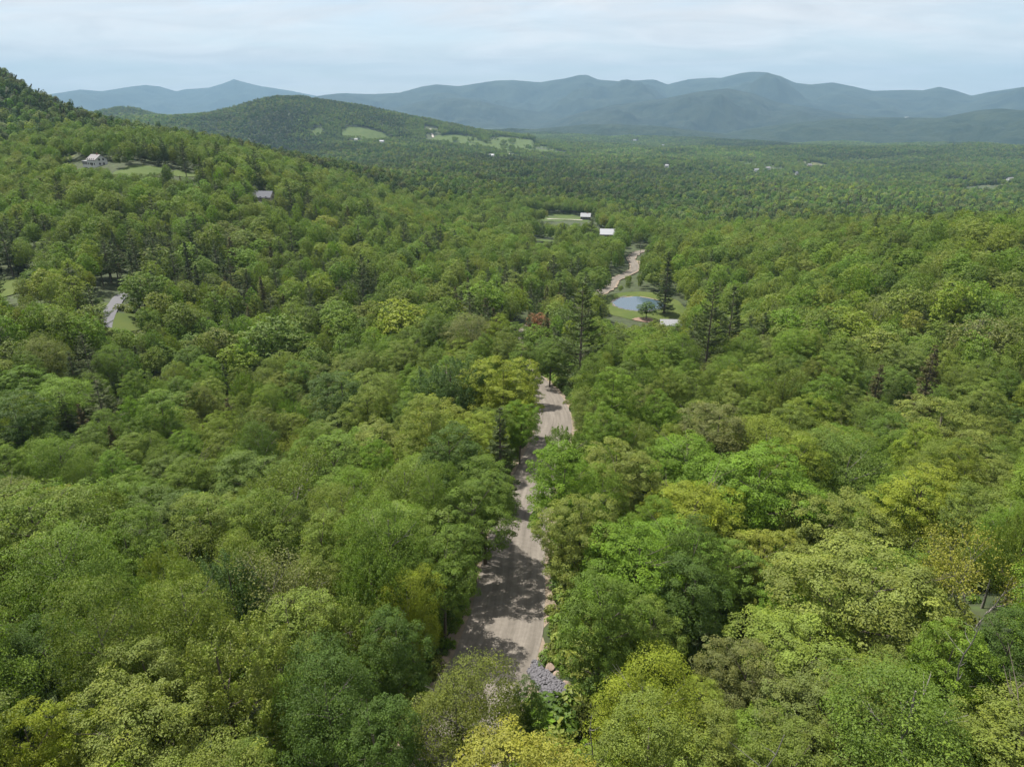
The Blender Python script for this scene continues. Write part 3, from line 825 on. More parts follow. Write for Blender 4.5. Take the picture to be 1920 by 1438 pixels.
# pull-out of bare gravel at the far bend of the road
p, _ = along(1192, 494, 0, 60); patch('gravel_pullout', p[0] + 4, p[1], 5.5, 9, 0.0, SAND, 'pale gravel pull-out inside the far bend of the road', 0.25); CLEAR.append((p[0], p[1], 9, 14, 0))
# meadows
field('meadow', 1052, 410, 30, 55, FARGRASS, 'small bright meadow left of the house with the pale roof')
field('meadow', 1050, 437, 22, 36, FARGRASS, 'meadow between the barn and the trees left of it')
field('meadow', 1022, 452, 13, 16, FARGRASS, 'small grassy opening left of and below the barn')
field('meadow', 262, 321, 14, 15, FARGRASS, 'lawn right of the white house on the slope')
field('meadow', 345, 328, 8, 9, FARGRASS, 'small lawn far right of the white house')
field('meadow', 172, 313, 11, 8, FARGRASS, 'grass in front of the white house')
field('meadow', 118, 300, 8, 8, DRY, 'dry grass left of the white house')
field('meadow', -8, 548, 17, 17, GRASS, 'bright meadow at the left edge of the picture')
field('grass_strip', 234, 604, 6.5, 9.5, GRASS, 'grass strip along the grey paved road')
field('grass_strip', 190, 578, 4, 10, GRASS, 'rough grass on the outer side of the grey paved road')
field('meadow', 688, 253, 95, 52, FARGRASS, 'large meadow on the flank of the round hill', 0.1)
field('meadow', 597, 250, 20, 30, FARGRASS, 'small meadow left of the large one on the round hill')
field('meadow', 880, 272, 150, 130, FARGRASS, 'long meadow below the road on the round hill', 0.1)
field('meadow', 985, 276, 130, 260, FARGRASS, 'meadow with scattered trees in the valley')
field('meadow', 1845, 346, 60, 130, DRY, 'dry yellowish field beside the house far right')
field('meadow', 1420, 314, 90, 210, FARGRASS, 'field round the distant farm right of centre')
field('meadow', 1540, 314, 60, 190, DRY, 'field right of the distant farm')
# the grey paved road on the left
LR = np.array([along(px, py, 0, 60)[0] for px, py in [(198,617),(199,610),(201,603),(207,587),(215,573),(222,563),(231,556),(244,552)]])
strip('paved_road', catmull(LR, 8), 1.75, 0.35, PAVED, 'grey paved road curving through the trees on the left', z_from_ground=True)
for q in LR: CLEAR.append((q[0], q[1], 4.2, 4.2, 0))
# pale tracks far away
PALE = solid('pale_track', (0.34, 0.31, 0.27), 0.95, 0.1, 0.2)
def track(pix, half, label, lift=0.8):
    P = np.array([along(px, py, 0, 300)[0] for px, py in pix])
    strip('track', catmull(P, 8), half, lift, PALE, label, z_from_ground=True, cols=4)
    for q in catmull(P, 3): CLEAR.append((q[0], q[1], 30, 45, 0))
track([(807,243),(809,249),(811,255),(812,259)], 3.5, 'pale track climbing the right shoulder of the round hill', 1.5)
track([(905,276),(930,283),(952,289),(972,297)], 6, 'pale lane through the valley meadow', 1.0)
track([(1026,412),(1050,412),(1075,413),(1092,414)], 2.2, 'pale drive to the house with the pale roof', 0.6)
track([(1046,429),(1064,429)], 2.2, 'short pale drive above the barn', 0.6)

# ------------------------------------------------------------------ buildings
def wallmat(n, c): return solid(n, c, 0.75, 0.06, 2)
WHITEW = wallmat('white_clapboard', (0.55, 0.55, 0.54)); GREYROOF = solid('grey_roof', (0.19, 0.18, 0.185), 0.8, 0.12, 1.5)
METALROOF = solid('pale_metal_roof', (0.38, 0.39, 0.41), 0.4, 0.05, 1.0); FARROOF = solid('weathered_metal_roof', (0.25, 0.255, 0.265), 0.6, 0.08, 1.0); DARKW = wallmat('dark_wood', (0.075, 0.055, 0.045)); SLATE = solid('slate_roof', (0.085, 0.09, 0.108), 0.8, 0.08, 1.0)
DARKGLASS = solid('window_glass', (0.02, 0.025, 0.03), 0.15, 0.05, 1); BRICK = solid('chimney_brick', (0.30, 0.13, 0.10), 0.9, 0.2, 3); TANW = wallmat('tan_wall', (0.42, 0.36, 0.29))
def gable(mb, x0, x1, y0, y1, z0, ze, zr):
    """walls with a gable at both x ends (ridge along x)"""
    ym = (y0 + y1) / 2
    mb.add([(x0,y0,z0),(x1,y0,z0),(x1,y1,z0),(x0,y1,z0),(x0,y0,ze),(x1,y0,ze),(x1,y1,ze),(x0,y1,ze),(x0,ym,zr),(x1,ym,zr)],
           [(0,1,5,4),(2,3,7,6),(1,2,6,9,5),(3,0,4,8,7)])
def roof(mb, x0, x1, y0, y1, ze, zr, th=0.22, oh=0.5):
    ym = (y0 + y1) / 2; sl = (zr - ze) / (ym - y0)
    x0 -= oh; x1 += oh
    for sgn in (-1, 1):
        ye = (y0 if sgn < 0 else y1) + sgn * oh; zee = ze - sl * oh
        vs = [(x0,ye,zee+0.02),(x1,ye,zee+0.02),(x1,ym,zr+0.02),(x0,ym,zr+0.02)]; vt = [(a, b_, c + th) for a, b_, c in vs]
        mb.add(vs + vt, [(0,1,2,3)[::-1],(4,5,6,7),(0,1,5,4),(1,2,6,5),(2,3,7,6),(3,0,4,7)])
def house(name, label, cat, loc, rz, L_, W_, ze, zr, wall, rf, wins=(3, 1), chim=True, group=None, floors=2, wsize=(1.1, 1.5)):
    e = empty(name, loc, rz); tag(e, label, cat, group)
    w = MB(); gable(w, -L_/2, L_/2, -W_/2, W_/2, -1.5, ze, zr); w.build('wall', wall, e)
    r = MB(); roof(r, -L_/2, L_/2, -W_/2, W_/2, ze, zr); ro = r.build('roof', rf, e)
    if chim:
        c = MB(); c.box(L_*0.12, L_*0.12+0.8, -0.4, 0.4, zr-1.2, zr+1.1); c.build('chimney', BRICK, ro)
    wm = None
    def win(x, y, z, axis):
        nonlocal wm
        fr = MB(); hw, hh = wsize[0] / 2, wsize[1] / 2
        fr.box(-hw-.12, hw+.12, -.05, .03, -hh-.12, hh+.12); f = fr.build('window', WHITEW if wall is not WHITEW else GREYROOF, e)
        g = MB(); g.box(-hw, hw, -.075, -.052, -hh, hh); g.build('pane', DARKGLASS, f)
        f.location = (x, y, z); f.rotation_euler = (0, 0, axis)
    for fl in range(floors):
        zc_ = 1.4 + fl * 2.7
        for k in range(wins[0]):
            win(-L_/2 + L_ * (k + 0.7) / (wins[0] + 0.4), -W_/2 - 0.04, zc_, 0)
        for k in range(wins[1]):
            win(L_/2 + 0.04, -W_/2 + W_ * (k + 1) / (wins[1] + 1), zc_, math.pi / 2)
            win(-L_/2 - 0.04, -W_/2 + W_ * (k + 1) / (wins[1] + 1), zc_, -math.pi / 2)
    d = MB(); d.box(-0.55, 0.55, -W_/2 - 0.07, -W_/2 - 0.01, 0, 2.1); d.build('door', DARKW, e)
    return e
def spot(px, py, dmin=60):
    p, d = along(px, py, 0, dmin); return p, d
p, d = spot(184, 311); CLEAR.append((p[0], p[1], 10, 9, 0))
WH = house('house', 'big white house with grey roof and low wing on the left slope', 'house', (p[0], p[1], S1(p[0], p[1])), math.radians(-32), 10.5, 8, 4.1, 7.0, WHITEW, GREYROOF, (4, 2), wsize=(0.9, 1.2))
w = MB(); w.box(-14.5, -5.3, -2.5, 2.8, -1.5, 2.6); wg = w.build('wing', WHITEW, WH)
w = MB(); w.box(-14.9, -5.3, -2.9, 3.2, 2.603, 2.85); w.build('flat_roof', METALROOF, wg)
w = MB(); w.box(-14.5, -8, -2.56, -2.503, 0.4, 2.3); w.build('garage_door', GREYROOF, wg)
p, d = spot(495, 378); CLEAR.append((p[0], p[1], 7, 6, 0))
house('house', 'house showing only its long blue-grey roof above the trees', 'house', (p[0], p[1], S1(p[0], p[1]) - 1.5), math.radians(-8), 12.5, 8, 4.4, 7.6, TANW, SLATE, (3, 1), False)
p, d = spot(1139, 446); CLEAR.append((p[0], p[1], 14, 12, 0)); BARNP = p
house('barn', 'dark wooden barn with a bright white metal roof', 'barn', (p[0], p[1], S1(p[0], p[1])), math.radians(-6), 13.5, 9.0, 3.8, 7.8, DARKW, METALROOF, (2, 1), False, floors=1)
p, d = spot(1098, 412); CLEAR.append((p[0], p[1], 12, 12, 0))
H2 = house('house', 'dark wooden house with pale roof beside the small meadow', 'house', (p[0], p[1], S1(p[0], p[1])), math.radians(-12), 10.5, 7.5, 3.6, 6.8, DARKW, FARROOF, (3, 1), True, floors=1)
p, d = spot(1256, 616); CLEAR.append((p[0], p[1], 8, 10, 0)); SHEDP = p
shed = empty('shed', (p[0], p[1], S1(p[0], p[1])), math.radians(-3)); tag(shed, 'low shed with a pale ribbed roof half hidden right of the pond', 'shed')
w = MB(); gable(w, -4.2, 4.2, -2.8, 2.8, -1, 2.2, 3.9); w.build('wall', TANW, shed)
r = MB(); roof(r, -4.2, 4.2, -2.8, 2.8, 2.2, 3.9, 0.12, 0.35); sr = r.build('roof', FARROOF, shed)
w = MB()
for k in range(15):
    x = -4.4 + k * 0.63; w.tube((x, -3.15, 2.2), (x, 0, 4.08), 0.05, 0.05, 4); w.tube((x, 3.15, 2.2), (x, 0, 4.08), 0.05, 0.05, 4)
w.build('roof_rib', FARROOF, sr)
FARH = [(668,264,'white farmhouse under the meadow of the round hill',10,7),(716,267,'low white building right of the farmhouse under the hill meadow',16,8),(922,293,'white barn beside the pale lane in the valley',18,9),
        (1190,263,'tiny white house in the distant valley right of centre',18,10),(1243,273,'tiny pale house in the valley farther right',12,9),(1250,313,'white house among trees in the middle valley',9,7),(1418,321,'pale low farm building left of the white farmhouse',16,8),
        (1440,317,'white farmhouse in the field of the distant farm',12,9),(1518,311,'grey house at the right end of the distant fields',12,8),(1493,327,'small white cabin below the distant farm',6,5),(1893,339,'pale house beside the dry field far right',16,9),(1700,222,'white house on the dark ridge at the right',30,16)]
PROTECT = []
for px, py, lb, ln, wd in FARH:
    if py == 222:
        dd = 6150; X = (px - 960) / F; Y = (719 - 221) / F; q = pt(px, 221, dd); zb = q[2]; loc = (q[0], q[1], zb - 2)
    else:
        p, d = spot(px, py + 2, 300); loc = (p[0], p[1], S1(p[0], p[1]) + 1.0); CLEAR.append((p[0], p[1] - 20, 24, 60, 0)); PROTECT.append((px - 5, px + 5, py - 4, py + 1, d))
    house('house', lb, 'house', loc, math.radians(random.Random(px).uniform(-30, 30)), ln, wd, 5.0, 8.5, WHITEW if 'grey' not in lb else TANW, FARROOF if px % 3 else GREYROOF, (3, 1), False, group=None)
# utility poles at the far bend
def upole(px, py, h, label):
    p, d = spot(px, py); e = empty('utility_pole', (p[0], p[1], S1(p[0], p[1])), 0.5); tag(e, label, 'utility pole', 'utility poles by the far bend')
    m_ = MB(); m_.tube((0, 0, -1), (0, 0, h), 0.17, 0.12, 8); m_.build('pole', GREYBARK, e)
    m_ = MB(); m_.box(-1.2, 1.2, -0.06, 0.06, h - 0.9, h - 0.75); m_.build('crossarm', BARK, e)
    m_ = MB()
    for x in (-1.05, 0, 1.05): m_.tube((x, 0, h - 0.745), (x, 0, h - 0.5), 0.06, 0.04, 6)
    m_.build('insulator', DARKGLASS, e)
upole(1178, 508, 10.5, 'wooden utility pole in front of the gravel pull-out')
upole(1200, 481, 9.5, 'wooden utility pole at the upper end of the far bend')

# ------------------------------------------------------------------ where trees stand
PROTECT += [(1150,1204,557,580,338),(1144,1196,582,597,305),(1147,1172,514,534,375),(1172,1198,484,512,425),(1190,1210,467,474,480),(1124,1152,431,441,610),(1087,1106,401,410,750),
            (1028,1080,406,413,700),(1004,1040,447,452,580),(1235,1275,597,607,287),(142,202,293,311,462),(212,292,316,322,462),(322,362,322,330,460),(479,513,362,370,432),
            (192,224,560,614,float(proj(LR)[2].mean())),(222,244,596,610,212),(0,32,532,568,245),(112,135,299,303,480),(1180,1216,598,603,295),
            (640,735,241,253,2400),(830,920,263,274,2300),(940,1020,270,277,2300),(806,813,245,258,2500),(935,970,284,296,1900),(1826,1880,343,350,1500),(1380,1450,312,318,1800),(1510,1560,311,316,1800)]
NEARP = [(1018,1062,742,828,142),(1012,1030,728,742,165),(990,1010,955,1000,96),(940,1018,1060,1200,66),(925,990,1205,1278,58),(996,1060,1240,1326,53)]
def blocked(x, y, z, R, h, prot=None, k=0.85):
    p = np.array([[x, y, z + h], [x, y, z + 0.35 * h]]); u, v, d = proj(p)
    r = F * R / d[0] * k
    for a0, a1, b0, b1, dd in (prot or PROTECT + NEARP):
        if d[0] < dd + 3 and u[0] + r > a0 and u[0] - r < a1 and v[0] < b1 and v[1] + r * 0.5 > b0: return True
    return False
TREES = []      # dicts x y z kind s sz tint rot hand label ref
GRID = {}
CELL = 6.0
def grid_put(x, y, r): GRID.setdefault((int(x // CELL), int(y // CELL)), []).append((x, y, r))
def grid_ok(x, y, r, f):
    cx, cy = int(x // CELL), int(y // CELL)
    for i in range(cx - 3, cx + 4):
        for j in range(cy - 3, cy + 4):
            for a, b_, c in GRID.get((i, j), ()):
                if (a - x) ** 2 + (b_ - y) ** 2 < (f * (r + c)) ** 2: return False
    return True
R_ = random.Random(11)
def hand(px, py, wpx, kind, tint, label, ref=None, hs=None, dmin=18):
    """a tree whose crown is seen round px, py and is about WPX photo pixels wide"""
    K = KINDS[kind]; s = 1.0
    for _ in range(3):
        hz = hs if hs else (0.45 + 0.55 * s if kind not in CONIFER else s)
        P, d = along(px, py, 0.60 * K['h'] * hz, dmin)
        s = min(2.0, max(0.35, wpx * d / F / 2 / K['R']))
    hz = hs if hs else (0.45 + 0.55 * s if kind not in CONIFER else s)
    z = S1(P[0], P[1])
    TREES.append(dict(x=P[0], y=P[1], z=z, kind=kind, s=s, sz=hz, tint=TINT[tint], tn=tint, rot=R_.uniform(0, 6.28), hand=True, label=label, ref=ref))
    grid_put(P[0], P[1], s * K['R'])
HAND = [
 (985,1540,320,'maple','gold','pale yellow-green maple at the bottom centre, below the gravel road','the pale yellow-green maple at bottom centre'),
 (862,1345,215,'birch','olive','dull olive tree with pale flecks, left of the near road end','the dull olive tree at the near road end'),
 (992,1345,84,'oval','dark','small dark green sapling between the road end and the stone pile',None),
 (1208,1352,210,'birch','yellow','bright yellow-green tree right of the stone pile','the bright yellow-green tree right of the stones'),
 (1300,1420,210,'spreading','sage','pale tree at the bottom edge, beside the twisted dead snag','the pale tree beside the dead snag'),
 (1395,1290,170,'maple','grey','grey-green round tree behind the pale tree at the bottom edge',None),
 (1700,1395,320,'birch','mid','large fine-leaved tree at the lower right corner','the large fine-leaved tree at lower right'),
 (1880,1260,170,'oval','dark','dark tree in shade at the right edge, low down',None),
 (1620,1140,320,'maple','sage','very large sage-green maple at lower right','the very large sage-green maple'),
 (1190,1070,225,'spreading','fresh','bright fresh-green spreading tree right of the near road','the bright fresh-green spreading tree'),
 (1085,1010,150,'maple','sage','sage tree overhanging the right edge of the near road','the sage tree overhanging the road'),
 (1425,945,230,'maple','fresh','tall bright green maple right of the road, among darker trees','the tall bright green maple'),
 (1300,975,220,'spreading','yellow','wide yellow-green crown between two bright green trees',None),
 (1280,880,190,'spreading','fresh','low wide bright green crown up the right side of the road','the low wide bright green crown'),
 (1580,900,180,'birch','mid','dark fine-leaved round tree right of the tall bright green maple','the dark fine-leaved round tree'),
 (1150,900,150,'maple','sage','olive-sage maple right of the shaded part of the road',None),
 (1062,860,105,'feathery','mid','young feathery tree at the right edge of the road bend',None),
 (1290,1140,170,'oval','dark','dark green tree in the shade behind the bright spreading tree',None),
 (1128,1180,165,'oval','mid','mid-green tree overhanging the sandy road verge','the mid-green tree over the sandy verge'),
 (1850,1080,210,'sparse','gold','thin yellowish-grey tree with bare twigs at the right edge','the thin yellowish-grey tree'),
 (1720,970,190,'maple','yellow','yellow-green round tree near the right edge','the yellow-green round tree at the right'),
 (1470,1180,120,'oval','fresh','narrow dark-sided green tree left of the very large sage maple',None),
 (1560,1010,200,'maple','sage','sage-green tree behind the very large sage maple',None),
 (1340,830,150,'oval','grey','grey-green oval tree beyond the low wide bright crown',None),
 (1760,830,170,'maple','sage','broad sage tree in the right middle of the forest','the broad sage tree at right middle'),
 (560,1150,240,'sparse','grey','grey half-bare tree with many visible twigs, left of the road','the grey half-bare tree'),
 (430,1130,170,'feathery','blue','dark feathery tree left of the grey half-bare tree','the dark feathery tree'),
 (430,1290,235,'feathery','sage','big pale-tipped tree with upswept branches at lower left','the big pale-tipped tree'),
 (265,1425,280,'maple','sage','large sage-green maple at the lower left','the large sage maple at lower left'),
 (65,1430,190,'maple','yellow','bright pale tree in the lower left corner','the bright tree in the lower left corner'),
 (90,1240,190,'spreading','dark','dark green wide tree near the left edge, low down','the dark wide tree at the left edge'),
 (235,1235,110,'birch','grey','small dull grey-green tree above the large sage maple',None),
 (715,1440,190,'oval','dark','dark tree at the bottom edge, left of the near road end',None),
 (620,1340,210,'birch','dark','dark shaded tree left of the near road end','the dark shaded tree left of the road'),
 (770,1150,115,'birch','yellow','olive-yellow tree left of the near road among dark trees','the olive-yellow tree'),
 (700,1120,150,'feathery','mid','mid-green upswept tree between the grey tree and the olive-yellow tree',None),
 (830,1075,150,'maple','mid','green tree shading the left edge of the near road','the green tree shading the road'),
 (740,1240,150,'oval','dark','dark green tree below the olive-yellow tree',None),
 (908,940,150,'maple','mid','mid-green tree leaning in from the left over the hidden stretch of road',None),
 (1056,922,150,'oval','fresh','fresh green tree leaning in from the right over the hidden stretch of road',None),
 (890,985,150,'maple','mid','green tree leaning over the left side of the road',None),
 (845,880,150,'oval','dark','dark green oval tree left of the shaded road','the dark oval tree left of the road'),
 (850,745,150,'feathery','blue','bluish dark tree with upright shoots left of the road bend','the bluish tree with upright shoots'),
 (940,740,150,'maple','yellow','bright yellow-green tree left of the road bend','the yellow-green tree at the road bend'),
 (966,640,60,'oval','mid','small green oval tree among the pines where the road is lost from sight',None),
 (1243,628,40,'maple','sage','low sage tree before the left end of the pale-roofed shed',None),
 (1268,632,36,'oval','mid','low green tree before the right end of the pale-roofed shed',None),
 (980,690,78,'oval','mid','green oval tree hiding the road beyond its sunlit bend',None),
 (1032,668,72,'maple','mid','green tree between the road bend and the tall white pine',None),
 (952,668,80,'maple','sage','sage tree left of the place where the road disappears',None),
 (975,800,80,'maple','fresh','green tree at the left edge of the sunlit road bend',None),
 (938,850,85,'spruce','pine','dark spruce with layered boughs at the left edge of the road',None),
 (795,800,80,'maple','gold','narrow golden-green tree below the bluish tree',None),
 (720,860,140,'maple','sage','sage-green tree left of the dark oval tree',None),
 (880,640,100,'birch','grey','grey-green rounded tree beyond the bluish tree','the grey rounded tree'),
 (755,610,110,'maple','yellow','bright yellow-green tree in the middle of the left forest','the yellow-green tree in the left forest'),
 (1088,670,115,'pine','pine','tall white pine with layered boughs right of the road','the tall white pine'),
 (1012,612,45,'maple','red','small reddish-leaved tree beside the dark pines',None),
 (1328,640,90,'pine','pine','dark pine, leftmost and tallest of the group right of the pond','the dark pines right of the pond'),
 (1368,622,75,'pine','pine','dark pine, rightmost of the group right of the pond',None),
 (1300,632,46,'pine','pine','smaller dark pine just right of the pale-roofed shed',None),
 (1213,578,38,'oval','dark','dark round tree standing before the pond','the dark tree before the pond',0.55,298),
 (1246,574,44,'spruce','pine','dark spruce at the right end of the pond',None,None,312),
 (350,775,38,'spruce','brownspruce','brownish spruce, tallest of the row in the left forest','the row of brownish spruces'),
 (432,790,44,'spruce','brownspruce','brownish spruce right in the row in the left forest',None),
 (342,850,42,'spruce','brownspruce','brownish spruce nearest the viewer in the left row',None),
 (388,835,40,'spruce','brownspruce','brownish spruce between the others in the left row',None),
 (456,835,44,'spruce','brownspruce','brownish spruce lowest at the right of the left row',None),
 (214,838,40,'spruce','brownspruce','lone brownish spruce left of the spruce row',None),
 (556,870,28,'spruce','brownspruce','slim lone spruce right of the spruce row',None),
 (512,870,34,'spruce','brownspruce','small brown spruce beside the slim lone spruce',None),
 (1640,745,60,'spruce','brownspruce','small brownish spruce group tree in the right forest',None),
 (1735,735,80,'spruce','brownspruce','brownish spruce far into the right forest',None),
 (110,960,120,'spreading','gold','pale cream-green flowering tree in the left forest','the pale cream-green tree'),
 (330,970,110,'spreading','blue','bluish-green tree with silvery leaves in the left forest','the silvery bluish tree'),
 (360,985,100,'birch','fresh','deep fresh-green tree beside the silvery bluish tree',None),
 (640,760,130,'oval','dark','large dark tree in the middle of the left forest',None),
 (40,800,130,'oval','dark','dark green tree at the left edge, halfway down','the dark tree halfway down the left edge'),
 (520,640,110,'maple','mid','round green tree in the left forest, right of the paved road','the round tree right of the paved road'),
 (90,680,90,'birch','olive','olive rounded tree below the paved road','the olive tree below the paved road'),
 (50,545,38,'birch','olive','round olive tree on the edge of the left meadow',None),
 (265,545,70,'maple','mid','big green tree right of the paved road bend','the big tree at the paved road bend'),
 (1480,620,80,'maple','fresh','green tree right of the dark pines','the green tree right of the pines'),
 (1630,660,90,'maple','sage','sage tree in the upper right forest','the sage tree in the upper right forest'),
 (1830,640,100,'birch','grey','grey-green rounded tree near the right edge','the grey-green tree near the right edge'),
]
for hrow in HAND: hand(*hrow)
# stands of conifers: photo px, py, radius m, share
STANDS = [(470,505,55,0.75),(540,490,45,0.7),(30,470,60,0.7),(1000,555,42,0.75),(1040,520,40,0.65),(975,600,30,0.7),(320,290,60,0.7),(490,350,45,0.6),(560,360,40,0.5),(700,430,50,0.5),(1900,440,30,0.3),(200,430,45,0.5),
          (360,300,60,0.7),(1170,400,60,0.5),(640,400,60,0.45),(15,215,60,0.6),(1340,620,18,0.6),(1000,430,50,0.4),(100,640,20,0.5),(240,500,25,0.4),(60,780,14,0.4)]
STANDS = [(along(a, b_, 12, 60)[0], r * 0.95, min(0.6, f * 0.72)) for a, b_, r, f in STANDS]
BK = ['maple'] * 5 + ['oval'] * 4 + ['feathery'] + ['birch'] * 4 + ['spreading'] * 2
def pick_kind(x, y, d):
    pc = 0.02 if d > 170 else 0.0
    for q, r, f in STANDS:
        if (x - q[0]) ** 2 + (y - q[1]) ** 2 < r * r: pc = max(pc, f)
    if d > 420: pc = max(pc, 0.06)
    if R_.random() < pc: return 'pine' if R_.random() < 0.5 else 'spruce'
    if R_.random() < 0.035: return 'sparse'
    return R_.choice(BK)
MEANT = tuple((np.array(TINT['sage']) + np.array(TINT['fresh']) + np.array(TINT['mid'])) / 3)
TW = ['sage', 'fresh', 'yellow', 'mid', 'dark', 'olive', 'grey', 'blue', 'gold']
def pick_tint(kind, x, y):
    if kind == 'pine': return 'pine'
    if kind == 'spruce': return R_.choice(['brownspruce', 'pine', 'pine'])
    if kind == 'sparse': return R_.choice(['grey', 'olive', 'gold'])
    s = float(fbm(x / 45, y / 45, 41, 2)) + R_.gauss(0, 0.13)       # stands of lighter and darker trees
    if s < 0.32: return R_.choice(['dark', 'blue', 'mid', 'olive', 'mid'])
    if s < 0.47: return R_.choice(['mid', 'mid', 'olive', 'grey', 'fresh', 'sage'])
    if s < 0.64: return R_.choice(['mid', 'fresh', 'sage', 'sage', 'olive', 'yellow'])
    return R_.choice(['sage', 'yellow', 'fresh', 'sage', 'gold', 'fresh'])
# candidate places: dense near, individually placed out to 750 m and round the far clearings
cand = []
AZM = 0.96
for r0, r1, nper in ((8, 60, 0.13), (60, 250, 0.085), (250, 760, 0.055)):
    area = AZM * (r1 * r1 - r0 * r0)
    k = int(area * nper)
    a = RNG.uniform(-AZM, AZM, k); rr_ = np.sqrt(RNG.uniform(r0 * r0, r1 * r1, k))
    cand.append(np.stack([rr_ * np.sin(a), rr_ * np.cos(a)], -1))
a = RNG.uniform(0, 2 * math.pi, 900); rr_ = np.sqrt(RNG.uniform(0, 45 * 45, 900)); cand.append(np.stack([rr_ * np.sin(a), rr_ * np.cos(a)], -1))
for cx, cy, rx, ry, ro in CLEAR:
    if math.hypot(cx, cy) > 700:
        k = int((rx + 60) * (ry + 60) * 4 * 0.03)
        cand.append(np.stack([cx + RNG.uniform(-rx - 60, rx + 60, k), cy + RNG.uniform(-ry - 60, ry + 60, k)], -1))
cand = np.concatenate(cand)
cz = surface(cand[:, 0], cand[:, 1]); cdist = np.hypot(cand[:, 0], cand[:, 1])
croad = np.full(len(cand), 1e3); mk = cdist < 620
croad[mk] = near_road(cand[mk, 0], cand[mk, 1])[0]
cclear = in_clear(cand[:, 0], cand[:, 1], 2.5)
order = np.arange(len(cand))
for i in order:
    if cclear[i] and not (cdist[i] > 1200 and R_.random() < 0.25 and vnoise(cand[i, 0] / 30, cand[i, 1] / 30, 99) > 0.68): continue
    x, y = cand[i]; d = cdist[i]
    if d < 9: continue
    kind = pick_kind(x, y, d); K = KINDS[kind]
    s = min(1.4, max(0.5, R_.gauss(0.84 if d < 60 else 0.9, 0.2)))
    if d < 40: s = min(s, 0.80)
    R = K['R'] * s
    if croad[i] < (4.4 + R * (0.72 if (d < 84 or d > 112) else 0.5) if (d < 168 or d > 345) else 3.2 + R * 0.15): continue
    if not grid_ok(x, y, R, 0.58 if kind not in CONIFER else 0.52): continue
    sz = (0.58 + 0.45 * s) * R_.uniform(0.78, 1.24) * (0.78 if d < 40 else 1.0) if kind not in CONIFER else s * R_.uniform(0.68, 1.0)
    if blocked(x, y, cz[i], R, K['h'] * sz):
        # a lower tree or a bush may still stand where a tall one would hide the view
        if kind in CONIFER: continue
        ok = False
        for q in (0.75, 0.55, 0.4, 0.28):
            if not blocked(x, y, cz[i], R * q, K['h'] * sz * q): ok = True; break
        if not ok: continue
        s *= q; sz *= q; R *= q
        if d < 250 and croad[i] < 12 and q < 0.5: kind = 'shrub'; K = KINDS[kind]; s = R_.uniform(0.8, 1.3); sz = s; R = 1.6 * s
    if False:
        continue
    tn = pick_tint(kind, x, y)
    f = R_.uniform(0.88, 1.12); bl = 0.45 if kind not in CONIFER else 0.0
    TREES.append(dict(x=x, y=y, z=cz[i], kind=kind, s=s, sz=sz, tint=tuple((c * (1 - bl) + c2 * bl) * f * R_.uniform(0.95, 1.05) for c, c2 in zip(TINT[tn], MEANT)), tn=tn, rot=R_.uniform(0, 6.28), hand=False, label=None, ref=None))
    grid_put(x, y, R)
# bushes along both edges of the gravel road
STONE = along(1028, 1286, 0, 20)[0]
for q, dq in zip(ROAD[::2], np.gradient(ROAD[:, :2], axis=0)[::2]):
    if not 30 < q[1] < 200: continue
    nv = np.array([dq[1], -dq[0]]) / np.linalg.norm(dq)
    for sd in (-1, 1):
        for _ in range(2):
            if R_.random() < 0.25: continue
            o_ = R_.uniform(5.4, 8.5); x, y = q[:2] + nv * sd * o_ + np.array([R_.gauss(0, 0.5), R_.gauss(0, 0.5)])
            if math.hypot(x - STONE[0], y - STONE[1]) < 2.9: continue
            z = S1(x, y); sc_ = R_.uniform(0.45, 1.15)
            if blocked(x, y, z, 1.4 * sc_, 2.4 * sc_, NEARP, 0.6): continue
            tn = R_.choice(['mid', 'fresh', 'sage', 'olive', 'dark'])
            TREES.append(dict(x=x, y=y, z=z, kind='shrub', s=sc_, sz=sc_, tint=TINT[tn], tn=tn, rot=R_.uniform(0, 6.28), hand=False, label=None, ref=None, edge=True))
print('trees placed', len(TREES))

# ------------------------------------------------------------------ the trees as objects
def frame_size(t):
    K = KINDS[t['kind']]; R = K['R'] * t['s']; H = K['h'] * t['sz']
    u, v, d = proj(np.array([[t['x'], t['y'], t['z'] + H * 0.6]]))
    r = F * R / d[0]
    fwd = t['y'] * cP - (t['z'] - CZ) * sP
    if fwd < 3: return 0.0, u[0], v[0], r
    ox = min(1920, u[0] + r) - max(0, u[0] - r); oy = min(1438, v[0] + r) - max(0, v[0] - r)
    if ox < 12 or oy < 12: return 0.0, u[0], v[0], r
    return r * min(1, ox / r) * min(1, oy / r), u[0], v[0], r
for t in TREES:
    t['size'], t['u'], t['v'], t['r'] = frame_size(t)
    t['d'] = math.hypot(t['x'], t['y'])
def choose(sel, most):
    c = [t for t in TREES if sel(t) and t['size'] > 0]
    c.sort(key=lambda t: (not t['hand'], -t['size']))
    for t in c[:most]: t['own'] = True
choose(lambda t: t['kind'] not in CONIFER + ('shrub',), 296)
choose(lambda t: t['kind'] in CONIFER and (t['hand'] or t['r'] > 8), 296)
choose(lambda t: t['kind'] == 'shrub' and t.get('edge') and t['r'] > 14, 60)

TWORD = {'sage': 'pale sage-green', 'fresh': 'bright green', 'yellow': 'yellow-green', 'mid': 'mid-green', 'dark': 'dark green', 'olive': 'olive-green', 'grey': 'grey-green', 'blue': 'bluish-green', 'gold': 'golden-green', 'pine': 'dark', 'brownspruce': 'brownish', 'red': 'reddish'}
SWORD = {'maple': 'round-crowned', 'oval': 'oval-crowned', 'feathery': 'upswept', 'birch': 'fine-leaved', 'spreading': 'spreading', 'sparse': 'thinly leaved'}
NOUN = {'pine': 'pine', 'spruce': 'spruce', 'shrub': 'bush'}
refs = [t for t in TREES if t.get('ref')]
